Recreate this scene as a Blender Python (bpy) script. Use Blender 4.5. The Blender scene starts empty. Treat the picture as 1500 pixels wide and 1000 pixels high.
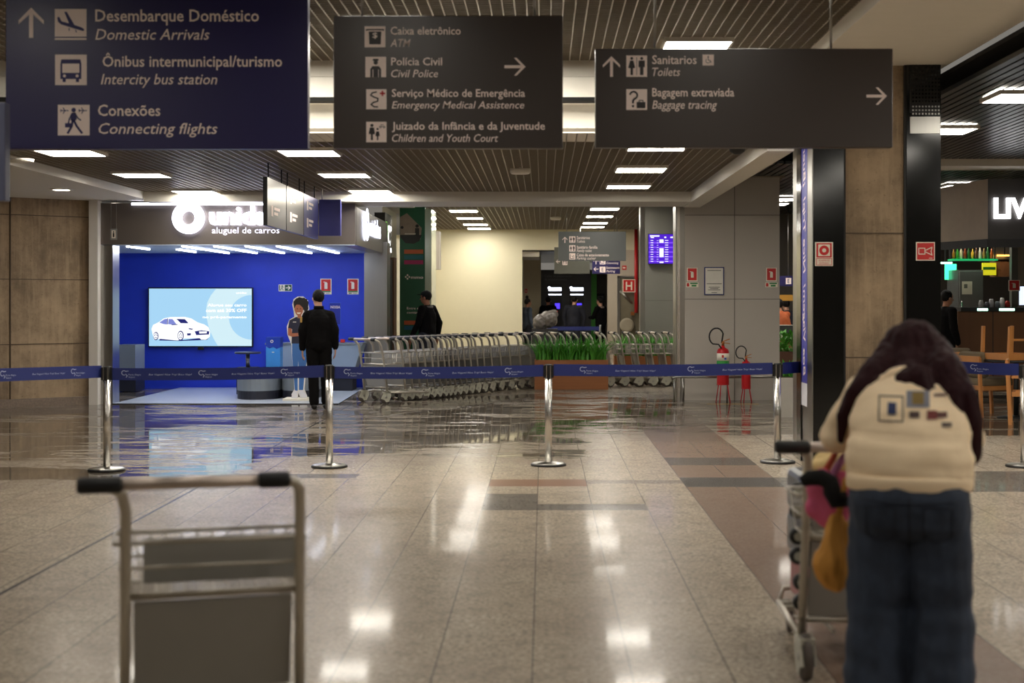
import bpy, bmesh, math, random
from mathutils import Vector, Matrix, noise as mnoise
from mathutils.bvhtree import BVHTree
random.seed(7)
C = bpy.context.scene.collection
SC = bpy.context.scene
F = 2083.3            # focal length in pixels of the 1500 px wide frame (50 mm on full frame)
VX, VY, EYE = 796.0, 441.0, 1.6

# ------------------------------------------------------------------ camera
cam_d = bpy.data.cameras.new('camera'); cam = bpy.data.objects.new('camera', cam_d); C.objects.link(cam)
cam.location = (0, 0, EYE); cam.rotation_euler = (math.pi/2, 0, 0)
cam_d.lens = 50.0; cam_d.sensor_width = 36.0
cam_d.shift_x = (750-VX)/1500.0; cam_d.shift_y = -(500-VY)/1500.0
cam_d.clip_start = 0.1; cam_d.clip_end = 300
cam_d.dof.use_dof = True; cam_d.dof.focus_distance = 20.5; cam_d.dof.aperture_fstop = 2.2
SC.camera = cam
# ------------------------------------------------------------------ world, exposure
w = bpy.data.worlds.new('world'); SC.world = w; w.use_nodes = True
w.node_tree.nodes['Background'].inputs[0].default_value = (1.0, 0.93, 0.82, 1)
w.node_tree.nodes['Background'].inputs[1].default_value = 0.15
SC.view_settings.view_transform = 'Standard'; SC.view_settings.look = 'None'
SC.view_settings.gamma = 1.0; SC.view_settings.use_curve_mapping = False
SC.view_settings.exposure = 0.36
LAMP, LAMP2, LAMP3 = 9.0, 25.0, 24.0    # ceiling panels: near bay, middle and far bays, concourse
def area(name, loc, rot, sx, sy, power, col):
    l = bpy.data.lights.new(name, 'AREA'); l.shape = 'RECTANGLE'; l.size = sx; l.size_y = sy; l.energy = power; l.color = col
    o = bpy.data.objects.new(name, l); o.location = loc; o.rotation_euler = rot; C.objects.link(o); return o

# ------------------------------------------------------------------ helpers
def W(px, py, d): return Vector(((px-VX)*d/F, d, EYE+(VY-py)*d/F))
def PX(px, d): return (px-VX)*d/F
def PZ(py, d): return EYE+(VY-py)*d/F
def lin(c):
    c = c/255.0
    return c/12.92 if c <= 0.04045 else ((c+0.055)/1.055)**2.4
def L3(c): return (lin(c[0]), lin(c[1]), lin(c[2]), 1)

class N:   # small node helper
    def __init__(s, name):
        s.m = bpy.data.materials.new(name); s.m.use_nodes = True; s.t = s.m.node_tree
        s.b = s.t.nodes['Principled BSDF']
    def node(s, ty, **kw):
        n = s.t.nodes.new(ty)
        for k, v in kw.items(): setattr(n, k, v)
        return n
    def put(s, sock, v):
        if isinstance(v, (int, float)): sock.default_value = v
        elif isinstance(v, (tuple, list, Vector)): sock.default_value = v
        else: s.t.links.new(v, sock)
    def math(s, op, a, b=0.0, c=None, clamp=False):
        n = s.node('ShaderNodeMath', operation=op); n.use_clamp = clamp
        s.put(n.inputs[0], a); s.put(n.inputs[1], b)
        if c is not None: s.put(n.inputs[2], c)
        return n.outputs[0]
    def mix(s, f, a, b, blend='MIX'):
        n = s.node('ShaderNodeMix', data_type='RGBA', blend_type=blend)
        s.put(n.inputs[0], f); s.put(n.inputs[6], a); s.put(n.inputs[7], b)
        return n.outputs[2]
    def coord(s, kind='Object'):
        if kind == 'World': return s.node('ShaderNodeNewGeometry').outputs['Position']
        return s.node('ShaderNodeTexCoord').outputs[kind]
    def mapping(s, vec, scale=(1,1,1), loc=(0,0,0)):
        n = s.node('ShaderNodeMapping'); s.put(n.inputs[0], vec)
        n.inputs['Scale'].default_value = scale; n.inputs['Location'].default_value = loc
        return n.outputs[0]
    def noise(s, vec, scale=5, detail=3, rough=0.5, dist=0):
        n = s.node('ShaderNodeTexNoise'); s.put(n.inputs['Vector'], vec)
        n.inputs['Scale'].default_value = scale; n.inputs['Detail'].default_value = detail
        n.inputs['Roughness'].default_value = rough; n.inputs['Distortion'].default_value = dist
        return n.outputs[0]
    def ramp(s, f, p0, p1):
        n = s.node('ShaderNodeMapRange'); n.interpolation_type = 'SMOOTHSTEP'
        s.put(n.inputs[0], f); n.inputs[1].default_value = p0; n.inputs[2].default_value = p1
        return n.outputs[0]
    def bump(s, h, strength=0.2, dist=0.01):
        n = s.node('ShaderNodeBump'); n.inputs['Strength'].default_value = strength; n.inputs['Distance'].default_value = dist
        s.put(n.inputs['Height'], h); s.put(s.b.inputs['Normal'], n.outputs[0])
_mats = {}
def mat(name, rgb, rough=0.5, metal=0.0, var=0.12, scale=6.0, emit=0.0, ecol=None, spec=0.5, bump=0.0, stretch=(1,1,1), coat=0.0, trans=0.0, alpha=1.0):
    if name in _mats: return _mats[name]
    k = N(name); c = L3(rgb)
    n = k.noise(k.mapping(k.coord('Object'), stretch), scale, 4, 0.6)
    lo = tuple(x*(1-var) for x in c[:3])+(1,); hi = tuple(min(1, x*(1+var)) for x in c[:3])+(1,)
    col = k.mix(n, lo, hi)
    k.put(k.b.inputs['Base Color'], col)
    k.b.inputs['Roughness'].default_value = rough; k.b.inputs['Metallic'].default_value = metal
    k.b.inputs['Specular IOR Level'].default_value = spec
    if coat: k.b.inputs['Coat Weight'].default_value = coat; k.b.inputs['Coat Roughness'].default_value = 0.05
    if trans: k.b.inputs['Transmission Weight'].default_value = trans; k.b.inputs['IOR'].default_value = 1.45
    if alpha < 1: k.b.inputs['Alpha'].default_value = alpha
    if emit: k.b.inputs['Emission Color'].default_value = L3(ecol or rgb); k.b.inputs['Emission Strength'].default_value = emit
    if bump: k.bump(n, bump, 0.02)
    _mats[name] = k.m
    return k.m

_txt = {}
def text_verts(body, bold=0.0, italic=False):
    key = (body, bold, italic)
    if key in _txt: return _txt[key]
    cu = bpy.data.curves.new('t', 'FONT'); cu.body = body; cu.size = 1; cu.resolution_u = 2; cu.offset = bold
    cu.shear = 0.22 if italic else 0
    o = bpy.data.objects.new('t', cu); C.objects.link(o)
    dg = bpy.context.evaluated_depsgraph_get(); dg.update()
    me = bpy.data.meshes.new_from_object(o.evaluated_get(dg))
    v = [tuple(x.co) for x in me.vertices]; f = [tuple(p.vertices) for p in me.polygons]
    bpy.data.objects.remove(o); bpy.data.curves.remove(cu); bpy.data.meshes.remove(me)
    _txt[key] = (v, f); return v, f
CAP = None

class MB:
    def __init__(s, m=None): s.v=[]; s.f=[]; s.mi=[]; s.sm=[]; s.mats=[]; s.cur=0; s.mx=None; s.M(m) if m else None
    def M(s, m):
        if m not in s.mats: s.mats.append(m)
        s.cur = s.mats.index(m); return s
    def add(s, vs, fs, smooth=False):
        o = len(s.v)
        if s.mx is not None: vs = [s.mx @ Vector(v) for v in vs]
        s.v += [tuple(v) for v in vs]
        for f in fs: s.f.append(tuple(i+o for i in f)); s.mi.append(s.cur); s.sm.append(smooth)
        return s
    def box(s, x0, x1, y0, y1, z0, z1):
        return s.add([(x0,y0,z0),(x1,y0,z0),(x1,y1,z0),(x0,y1,z0),(x0,y0,z1),(x1,y0,z1),(x1,y1,z1),(x0,y1,z1)],
            [(0,3,2,1),(4,5,6,7),(0,1,5,4),(1,2,6,5),(2,3,7,6),(3,0,4,7)])
    def cbox(s, c, sx, sy, sz, rot=None):
        vs = [Vector((a*sx/2, b*sy/2, d*sz/2)) for a, b, d in ((-1,-1,-1),(1,-1,-1),(1,1,-1),(-1,1,-1),(-1,-1,1),(1,-1,1),(1,1,1),(-1,1,1))]
        if rot is not None: vs = [rot @ v for v in vs]
        c = Vector(c)
        return s.add([c+v for v in vs], [(0,3,2,1),(4,5,6,7),(0,1,5,4),(1,2,6,5),(2,3,7,6),(3,0,4,7)])
    def beam(s, p0, p1, wx, wy):      # rectangular bar between two points
        p0 = Vector(p0); p1 = Vector(p1); d = (p1-p0); L = d.length
        q = d.to_track_quat('Z', 'Y').to_matrix()
        return s.cbox((p0+p1)/2, wx, wy, L, q)
    def tube(s, pts, r, n=10, closed=False, smooth=True):
        pts = [Vector(p) for p in pts]; k = len(pts)
        rs = r if isinstance(r, (list, tuple)) else [r]*k
        tans = []
        for i in range(k):
            a = pts[i-1] if (i > 0 or closed) else pts[i]; b = pts[(i+1) % k] if (i < k-1 or closed) else pts[i]
            t = (b-a); tans.append(t.normalized() if t.length > 1e-9 else Vector((0,0,1)))
        u = tans[0].orthogonal().normalized(); vs = []
        for i in range(k):
            t = tans[i]; u = (u - t*u.dot(t))
            u = u.normalized() if u.length > 1e-6 else t.orthogonal().normalized()
            wv = t.cross(u)
            for j in range(n):
                a = 2*math.pi*j/n; vs.append(pts[i]+(u*math.cos(a)+wv*math.sin(a))*rs[i])
        fs = []
        for i in range(k if closed else k-1):
            for j in range(n):
                a = i*n+j; b = i*n+(j+1) % n; c = ((i+1) % k)*n+(j+1) % n; d = ((i+1) % k)*n+j
                fs.append((a,b,c,d))
        s.add(vs, fs, smooth)
        if not closed:
            o = len(s.v)-len(vs)
            for ring in (range(n-1,-1,-1), range((k-1)*n, k*n)):
                s.f.append(tuple(o+i for i in ring)); s.mi.append(s.cur); s.sm.append(False)
        return s
    def lathe(s, prof, c=(0,0,0), n=24, axis='Z', smooth=True):
        vs = []; c = Vector(c)
        for r, z in prof:
            for j in range(n):
                a = 2*math.pi*j/n; x, y = r*math.cos(a), r*math.sin(a)
                vs.append(c+Vector({'Z':(x,y,z),'X':(z,x,y),'Y':(y,z,x)}[axis]))
        fs = []
        for i in range(len(prof)-1):
            for j in range(n): fs.append((i*n+j, i*n+(j+1)%n, (i+1)*n+(j+1)%n, (i+1)*n+j))
        s.add(vs, fs, smooth); o = len(s.v)-len(vs)
        for ring in (range(n-1,-1,-1), range((len(prof)-1)*n, len(prof)*n)):
            s.f.append(tuple(o+i for i in ring)); s.mi.append(s.cur); s.sm.append(False)
        return s
    def ell(s, c, r, n=14, m=9, rot=None):
        c = Vector(c); vs = [Vector((0,0,r[2]))]
        for i in range(1, m):
            ph = math.pi*i/m
            for j in range(n):
                a = 2*math.pi*j/n; vs.append(Vector((r[0]*math.sin(ph)*math.cos(a), r[1]*math.sin(ph)*math.sin(a), r[2]*math.cos(ph))))
        vs.append(Vector((0,0,-r[2])))
        if rot is not None: vs = [rot @ v for v in vs]
        fs = [(0, 1+j, 1+(j+1)%n) for j in range(n)]
        for i in range(m-2):
            for j in range(n): a=1+i*n; fs.append((a+j, a+n+j, a+n+(j+1)%n, a+(j+1)%n))
        e = len(vs)-1; a = 1+(m-2)*n
        fs += [(a+j, e, a+(j+1)%n) for j in range(n)]
        return s.add([c+v for v in vs], fs, True)
    def cap(s, p0, p1, r0, r1, n=14): # tapered capsule for voxel union
        p0 = Vector(p0); p1 = Vector(p1); s.tube([p0, p1], [r0, r1], n); s.ell(p0, (r0,)*3, n, 8); s.ell(p1, (r1,)*3, n, 8); return s
    def prism(s, poly, y0, y1):        # polygon in x,z extruded along y
        n = len(poly); vs = [(x,y0,z) for x,z in poly]+[(x,y1,z) for x,z in poly]
        area2 = sum(poly[i][0]*poly[(i+1)%n][1]-poly[(i+1)%n][0]*poly[i][1] for i in range(n))
        fr = tuple(range(n)); bk = tuple(range(2*n-1, n-1, -1))
        fs = [fr, bk]+[(i, n+i, n+(i+1)%n, (i+1)%n) for i in range(n)]
        if area2 < 0: fs = [tuple(reversed(f)) for f in fs]
        return s.add(vs, fs)
    def loft(s, rings, n=28):          # closed body through elliptical rings (centre, rx, ry, tilt about x)
        vs = []
        for c, rx, ry, tl in rings:
            q = Matrix.Rotation(tl, 3, 'X')
            for j in range(n): a = 2*math.pi*j/n; vs.append(Vector(c)+q @ Vector((rx*math.cos(a), ry*math.sin(a), 0)))
        k = len(rings); fs = [(i*n+j, i*n+(j+1)%n, (i+1)*n+(j+1)%n, (i+1)*n+j) for i in range(k-1) for j in range(n)]
        return s.add(vs, fs+[tuple(range(n-1,-1,-1)), tuple(range((k-1)*n, k*n))], True)
    def flat(s, poly, y):              # flat polygon in x,z facing -y
        n = len(poly); a2 = sum(poly[i][0]*poly[(i+1)%n][1]-poly[(i+1)%n][0]*poly[i][1] for i in range(n))
        f = tuple(range(n)) if a2 > 0 else tuple(range(n-1,-1,-1))
        return s.add([(x,y,z) for x,z in poly], [f])
    def rect(s, x0, x1, z0, z1, y): return s.flat([(x0,z0),(x1,z0),(x1,z1),(x0,z1)], y)
    def disc(s, cx, cz, r, y, n=24, rz=None): return s.flat([(cx+r*math.cos(2*math.pi*i/n), cz+(rz or r)*math.sin(2*math.pi*i/n)) for i in range(n)], y)
    def ring(s, cx, cz, r0, r1, y, n=32, a0=0, a1=2*math.pi):
        vs = []; 
        for i in range(n+1):
            a = a0+(a1-a0)*i/n
            vs += [(cx+r0*math.cos(a), y, cz+r0*math.sin(a)), (cx+r1*math.cos(a), y, cz+r1*math.sin(a))]
        return s.add(vs, [(2*i, 2*i+1, 2*i+3, 2*i+2) for i in range(n)])
    def line(s, pts, wd, y):           # flat polyline of width wd
        for a, b in zip(pts[:-1], pts[1:]):
            a = Vector((a[0], a[1])); b = Vector((b[0], b[1])); d = b-a
            if d.length < 1e-9: continue
            nn = Vector((-d.y, d.x)).normalized()*wd/2; e = d.normalized()*wd*0.3
            s.flat([tuple(a-e-nn), tuple(b+e-nn), tuple(b+e+nn), tuple(a-e+nn)], y)
        return s
    def text(s, body, x, z, cap, y, width=None, bold=0.012, italic=False, align='L', depth=0.0):
        global CAP
        if CAP is None: CAP = max(v[1] for v in text_verts('H')[0])
        v, f = text_verts(body, bold, italic)
        k = cap/CAP; xs = [q[0] for q in v]; a, b = min(xs), max(xs)
        kx = width/(b-a) if width else k*0.86
        wd = (b-a)*kx
        x0 = x if align == 'L' else (x-wd/2 if align == 'C' else x-wd)
        P = [(x0+(q[0]-a)*kx, y-depth, z+q[1]*k) for q in v]
        s.add(P, f)
        if depth:
            es = {}
            for p in f:
                for i in range(len(p)):
                    e = (p[i], p[(i+1) % len(p)])
                    if (e[1], e[0]) in es: del es[(e[1], e[0])]
                    else: es[e] = 1
            o = len(s.v); vs = []; fs = []
            for a_, b_ in es:
                k0 = len(vs); pa, pb = P[a_], P[b_]
                vs += [pa, pb, (pb[0], y, pb[2]), (pa[0], y, pa[2])]; fs.append((k0+1, k0, k0+3, k0+2))
            s.add(vs, fs)
        return s
    def mesh(s, name):
        me = bpy.data.meshes.new(name); me.from_pydata(s.v, [], s.f)
        for m in s.mats: me.materials.append(m)
        me.polygons.foreach_set('material_index', s.mi); me.polygons.foreach_set('use_smooth', s.sm); me.update()
        return me
    def build(s, name, parent=None, loc=None, rz=0, bevel=0, label=None):
        o = bpy.data.objects.new(name, s.mesh(name)); C.objects.link(o)
        if parent: o.parent = parent
        if loc is not None: o.location = loc
        if rz: o.rotation_euler.z = rz
        if bevel:
            b = o.modifiers.new('b', 'BEVEL'); b.width = bevel; b.segments = 2; b.limit_method = 'ANGLE'; b.angle_limit = 0.6
        if label: o['label'] = label
        return o
def tag(o, label, cat, group=None, kind=None):
    o['label'] = label; o['category'] = cat
    if group: o['group'] = group
    if kind: o['kind'] = kind
    return o
def thing(name, label, cat, loc=(0,0,0), rz=0, group=None):
    o = bpy.data.objects.new(name, None); C.objects.link(o); o.empty_display_size = 0.1
    o.location = loc; o.rotation_euler.z = rz; return tag(o, label, cat, group)
def struct(mb, name, bevel=0, label=None, parent=None):
    o = mb.build(name, parent, bevel=bevel)
    if not parent: o['kind'] = 'structure'
    if label: o['label'] = label
    return o
def kids(o): return [c for c in bpy.data.objects if c.parent == o]
_kc = {}
def dup(o, loc, rz, label):
    if o.name not in _kc: _kc[o.name] = [(c, kids(c)) for c in kids(o)]
    r = o.copy(); C.objects.link(r); r.location = loc; r.rotation_euler.z = rz; r['label'] = label
    for c, g in _kc[o.name]:
        d = c.copy(); C.objects.link(d); d.parent = r
        for h in g: e = h.copy(); C.objects.link(e); e.parent = d
    return r
def remesh(mb, voxel, smooth=4, disp=None):
    """voxel union of overlapping closed shapes into one continuous smooth surface"""
    me = mb.mesh('tmp'); o = bpy.data.objects.new('tmp', me); C.objects.link(o)
    r = o.modifiers.new('r', 'REMESH'); r.mode = 'VOXEL'; r.voxel_size = voxel; r.use_smooth_shade = True
    s = o.modifiers.new('s', 'SMOOTH'); s.iterations = smooth; s.factor = 0.5
    dg = bpy.context.evaluated_depsgraph_get(); dg.update()
    out = bpy.data.meshes.new_from_object(o.evaluated_get(dg))
    bpy.data.objects.remove(o); bpy.data.meshes.remove(me)
    if disp:
        for v in out.vertices: v.co = disp(v.co.copy(), v.normal.copy())
    out.materials.clear()
    for p in out.polygons: p.use_smooth = True
    return out
def mesh_part(me, name, m, parent=None, label=None):
    me.materials.append(m); me.name = name
    o = bpy.data.objects.new(name, me); C.objects.link(o)
    if parent: o.parent = parent
    if label: o['label'] = label
    return o
ORD = 'first second third fourth fifth sixth seventh eighth ninth tenth eleventh twelfth thirteenth fourteenth fifteenth sixteenth seventeenth eighteenth nineteenth twentieth twenty-first twenty-second twenty-third twenty-fourth twenty-fifth twenty-sixth twenty-seventh twenty-eighth twenty-ninth thirtieth'.split()

# ------------------------------------------------------------------ materials
def concrete_mat():
    k = N('board marked concrete'); P = k.coord('Object')
    a = k.noise(P, 1.1, 6, 0.7); c = k.noise(k.mapping(P, (7, 7, 0.5)), 2.0, 4, 0.65); f = k.noise(P, 26, 4, 0.7)
    col = k.mix(k.ramp(a, 0.32, 0.7), L3((116,98,77)), L3((176,152,122)))
    col = k.mix(k.math('MULTIPLY', k.ramp(c, 0.42, 0.7), 0.45), col, L3((190,166,134)))
    col = k.mix(k.math('MULTIPLY', k.ramp(f, 0.58, 0.72), 0.5), col, L3((84,68,52)))
    k.put(k.b.inputs['Base Color'], col); k.b.inputs['Roughness'].default_value = 0.75
    k.bump(k.math('ADD', c, f), 0.3, 0.01); return k.m
concrete = concrete_mat()
white = mat('white plaster', (230,225,214), 0.7, var=0.04)
whitepost = mat('white painted metal', (225,220,212), 0.4, var=0.03)
creamwall = mat('cream painted wall', (234,227,198), 0.7, var=0.02)
graypanel = mat('gray composite panel', (184,177,167), 0.45, var=0.03, scale=2)
steel = mat('brushed steel', (170,168,162), 0.28, 1.0, var=0.08, scale=30, stretch=(1,1,0.05))
chrome = mat('polished steel', (225,222,216), 0.26, 1.0, var=0.03)
black = mat('matte black', (18,17,16), 0.5, var=0.1)
blackgloss = mat('black lacquer panel', (20,20,19), 0.12, var=0.1, spec=0.5)
darkcell = mat('dark plenum', (24,23,22), 0.9)
gridm = mat('ceiling grid blade', (158,148,132), 0.35, 0.3, var=0.05)
darkslat = mat('dark metal slat', (52,54,54), 0.3, 0.7, var=0.06)
signdark = mat('dark gray sign face', (62,54,50), 0.35, var=0.03, scale=2)
signblue = mat('navy sign face', (36,31,86), 0.35, var=0.05, scale=2)
signgray = mat('slate gray sign face', (96,99,98), 0.35, var=0.03)
signwhite = mat('white vinyl lettering', (250,232,224), 0.5, var=0.02)
signink = mat('dark icon ink', (40,34,34), 0.5)
signinkblue = mat('navy icon ink', (40,36,96), 0.5)
redvinyl = mat('red vinyl', (206,36,34), 0.4, var=0.03)
safewhite = mat('white safety print', (240,232,214), 0.5, var=0.02)
navy = mat('navy belt webbing', (32,46,116), 0.6, var=0.08, scale=40)
beltwhite = mat('belt print white', (190,200,230), 0.6)
shopblue = mat('shop blue wall paint', (30,62,204), 0.5, var=0.22, scale=1.2)
fasciam = mat('bronze gray fascia', (112,104,98), 0.35, 0.5, var=0.03)
wood = mat('planter wood', (160,100,54), 0.5, var=0.2, scale=3, stretch=(0.4,1,8))
wood2 = mat('chair wood', (196,132,72), 0.45, var=0.2, scale=5, stretch=(1,1,0.3))
leaf = mat('leaf green', (88,164,56), 0.45, var=0.4, scale=4)
soil = mat('soil', (50,38,28), 0.9)
ledwhite = mat('lit white letter', (255,255,255), 0.5, emit=4.0, ecol=(226,230,255))
softwhite = mat('softly lit letter', (235,232,245), 0.5, emit=0.9, ecol=(240,236,250))
lampms = [mat('ceiling lamp diffuser '+n_, (255,255,255), 0.5, emit=e_, ecol=(255,248,235)) for n_, e_ in (('near', LAMP), ('far', LAMP2), ('concourse', LAMP3))]
alu = mat('trolley aluminium tube', (196,190,178), 0.38, 0.8, var=0.06, scale=20)
trolpanel = mat('trolley panel', (158,156,150), 0.42, 0.2, var=0.05)
rubber = mat('black rubber', (22,22,24), 0.55)
castorgrey = mat('castor housing plastic', (186,184,168), 0.45, var=0.06)
tyre = mat('grey tyre rubber', (92,84,78), 0.6)
# ------------------------------------------------------------------ floor
def floor_mat():
    k = N('polished granite floor'); P = k.coord('World')
    sx = k.node('ShaderNodeSeparateXYZ'); k.put(sx.inputs[0], P); X, Y = sx.outputs[0], sx.outputs[1]
    T = 0.4267
    u = k.math('DIVIDE', k.math('SUBTRACT', X, 0.379), T); v = k.math('DIVIDE', Y, T)
    def joint(c, wd):
        f = k.math('FRACT', k.math('ADD', c, 100.5)); d = k.math('ABSOLUTE', k.math('SUBTRACT', f, 0.5))
        return k.math('LESS_THAN', d, wd/T/2)
    jx = joint(u, 0.007); jy = joint(v, 0.003)
    ids = k.node('ShaderNodeCombineXYZ'); k.put(ids.inputs[0], k.math('FLOOR', u)); k.put(ids.inputs[1], k.math('FLOOR', v))
    wn = k.node('ShaderNodeTexWhiteNoise', noise_dimensions='2D'); k.put(wn.inputs[0], ids.outputs[0])
    big = k.noise(k.mapping(P, (1.5, 1.0, 1)), 1.1, 3, 0.6)
    spk = k.noise(P, 38, 4, 0.75); spk2 = k.noise(P, 150, 2, 0.6)
    base = k.mix(k.ramp(spk, 0.35, 0.65), L3((130,118,103)), L3((192,178,157)))
    base = k.mix(k.math('MULTIPLY', k.ramp(spk2, 0.55, 0.7), 0.45), base, L3((80,70,62)))
    base = k.mix(k.math('MULTIPLY', k.ramp(k.noise(P, 7, 5, 0.7), 0.45, 0.68), 0.42), base, L3((104,92,80)))
    base = k.mix(k.math('MULTIPLY', wn.outputs[0], 0.22), base, L3((128,110,92)))
    base = k.mix(k.math('MULTIPLY', k.ramp(big, 0.45, 0.75), 0.3), base, L3((118,100,84)))
    def rng(c, a, b): return k.math('MULTIPLY', k.math('GREATER_THAN', c, a), k.math('LESS_THAN', c, b))
    def rect(x0, x1, y0, y1): return k.math('MULTIPLY', rng(X, x0, x1), rng(Y, y0, y1))
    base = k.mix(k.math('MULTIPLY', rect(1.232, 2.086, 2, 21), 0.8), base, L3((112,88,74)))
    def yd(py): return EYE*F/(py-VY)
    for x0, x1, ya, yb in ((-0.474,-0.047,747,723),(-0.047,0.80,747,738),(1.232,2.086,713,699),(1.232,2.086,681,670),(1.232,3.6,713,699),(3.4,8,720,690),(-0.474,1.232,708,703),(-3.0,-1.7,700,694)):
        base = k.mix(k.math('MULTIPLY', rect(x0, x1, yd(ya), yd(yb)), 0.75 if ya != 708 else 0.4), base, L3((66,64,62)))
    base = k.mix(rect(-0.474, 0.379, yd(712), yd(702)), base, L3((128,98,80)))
    base = k.mix(k.math('MULTIPLY', k.math('MAXIMUM', jx, k.math('MULTIPLY', jy, 0.35)), 0.7), base, L3((52,44,38)))
    strip = k.math('LESS_THAN', k.math('ABSOLUTE', k.math('ADD', X, 2.97)), 0.014)
    base = k.mix(strip, base, L3((58,54,52)))
    # water lying on the granite
    n1 = k.noise(k.mapping(P, (0.42, 0.85, 1), (3.1, 1.7, 0)), 0.9, 6, 0.62, 0.4)
    n2 = k.noise(k.mapping(P, (0.8, 3.2, 1)), 1.6, 6, 0.7, 0.6)
    band = k.math('MULTIPLY', k.ramp(Y, 12.6, 15.0), k.math('SUBTRACT', 1.0, k.ramp(Y, 23.5, 29.0)))
    left = k.math('MULTIPLY', k.math('SUBTRACT', 1.0, k.ramp(X, -3.0, -2.2)), k.ramp(Y, 11.0, 13.2))
    right = k.math('SUBTRACT', 1.0, k.math('MULTIPLY', k.ramp(X, 0.3, 1.0), k.math('SUBTRACT', 1.0, k.ramp(Y, 15.6, 17.2))))
    band = k.math('MULTIPLY', k.math('MAXIMUM', band, left), right)
    wsum = k.math('ADD', k.math('MULTIPLY', n1, 0.5), k.math('MULTIPLY', n2, 0.5))
    wet = k.ramp(k.math('ADD', wsum, k.math('MULTIPLY', k.math('SUBTRACT', band, 1.0), 0.6)), 0.455, 0.50)
    wet = k.math('MULTIPLY', wet, band, clamp=True)
    damp = k.math('MULTIPLY', band, 0.35)
    base = k.mix(k.math('MAXIMUM', k.math('MULTIPLY', wet, 0.72), damp), base, L3((40,34,29)))
    k.put(k.b.inputs['Base Color'], base)
    rr = k.math('ADD', 0.045, k.math('MULTIPLY', k.noise(P, 6, 4, 0.7), 0.05))
    mixr = k.node('ShaderNodeMix', data_type='FLOAT'); k.put(mixr.inputs[0], wet); k.put(mixr.inputs[2], rr); mixr.inputs[3].default_value = 0.02
    k.put(k.b.inputs['Roughness'], mixr.outputs[0])
    h = k.math('ADD', k.math('MULTIPLY', wet, 0.4), k.math('MULTIPLY', k.math('MULTIPLY', n2, wet), 0.25))
    h = k.math('ADD', h, k.math('MULTIPLY', jx, -1.0))
    k.bump(h, 0.35, 0.0022); nrm = k.b.inputs['Normal'].links[0].from_socket
    # worn polish: the dry stone mirrors less than the standing water
    k.b.inputs['Specular IOR Level'].default_value = 0.0
    fr_ = k.node('ShaderNodeFresnel'); fr_.inputs[0].default_value = 1.5; k.put(fr_.inputs[1], nrm)
    gl = k.node('ShaderNodeBsdfGlossy'); gl.inputs[0].default_value = (1,1,1,1); k.put(gl.inputs['Roughness'], mixr.outputs[0]); k.put(gl.inputs['Normal'], nrm)
    fac = k.math('MULTIPLY', fr_.outputs[0], k.math('ADD', 0.5, k.math('MULTIPLY', wet, 0.5)))
    gb = k.node('ShaderNodeBsdfGlossy'); gb.inputs[0].default_value = (1,1,1,1); gb.inputs['Roughness'].default_value = 0.27; k.put(gb.inputs['Normal'], nrm)
    mg = k.node('ShaderNodeMixShader'); k.put(mg.inputs[0], k.math('ADD', 0.3, k.math('MULTIPLY', wet, 0.7))); k.t.links.new(gb.outputs[0], mg.inputs[1]); k.t.links.new(gl.outputs[0], mg.inputs[2])
    mx = k.node('ShaderNodeMixShader'); k.put(mx.inputs[0], fac); k.t.links.new(k.b.outputs[0], mx.inputs[1]); k.t.links.new(mg.outputs[0], mx.inputs[2])
    k.t.links.new(mx.outputs[0], k.t.nodes['Material Output'].inputs[0])
    return k.m
fm = floor_mat()
b = MB(fm); b.box(-14, 16, -8, 52, -0.2, 0); struct(b, 'floor')

# ------------------------------------------------------------------ ceilings
def grid_ceiling(x0, x1, y0, y1, z, pitch=0.1, step=None, bx=0.011, by=0.011, m=gridm):
    g = MB(m); step = step or pitch
    n = int(round((x1-x0)/pitch))
    for i in range(n+1):
        x = x0+(x1-x0)*i/n; g.box(x-bx/2, x+bx/2, y0, y1, z, z+0.055)
    k = int(round((y1-y0)/step))
    for i in range(k+1):
        y = y0+(y1-y0)*i/k; g.box(x0, x1, y-by/2, y+by/2, z+0.001, z+0.05)
    g.M(darkcell).box(x0, x1, y0, y1, z+0.32, z+0.36)
    return struct(g, 'ceiling')
ZN, ZM, ZB = 4.01, 3.27, 3.6
grid_ceiling(-7.2, 2.55, -6, 14.33, ZN, 0.1, 0.085)
grid_ceiling(-6.1, 2.25, 14.15, 21.7, ZM)
grid_ceiling(-3.1, 3.9, 23.0, 39.8, ZB, 0.12, 0.14)
# right hand concourse: dark linear slats
g = MB(darkslat)
for i in range(70): x = 3.9+i*0.1; g.box(x, x+0.075, 4, 20.2, 3.62, 3.66)
for i in range(50): x = 2.6+i*0.12; g.box(x, x+0.09, 20.9, 40, 3.62, 3.66)
g.M(darkcell).box(3.92, 11, 4, 20.9, 3.8, 3.84); g.box(3.92, 11, -6, 4, 3.62, 3.84); g.box(2.6, 11, 20.9, 40, 3.8, 3.84); struct(g, 'ceiling')
g = MB(white); g.box(3.9, 11, 20.2, 20.9, 3.52, 3.9); struct(g, 'trim_1')
# long beam over the column and the stepped cross beam
g = MB(white); g.box(2.55, 3.9, -6, 14.8, 3.876, 4.5); struct(g, 'trim_2')
g = MB(white)
g.prism([(14.30,4.4),(14.30,3.86),(14.22,3.84),(14.16,3.61),(14.34,3.585),(14.40,3.36),(14.16,3.335),(14.14,3.27),(14.9,3.27),(14.9,4.4)], 0, 1)
g.v = [(-7.2+9.75*y, x, z) for x, y, z in g.v]; struct(g, 'trim_3')
# soffit band right of the middle bay and the far cross band
g = MB(white); g.box(2.25, 2.52, 14.3, 22.9, 3.11, 3.5); struct(g, 'trim_4')
g = MB(white); g.box(-6.1, 2.25, 21.7, 22.9, 3.12, 3.5); struct(g, 'trim_5')
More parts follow.
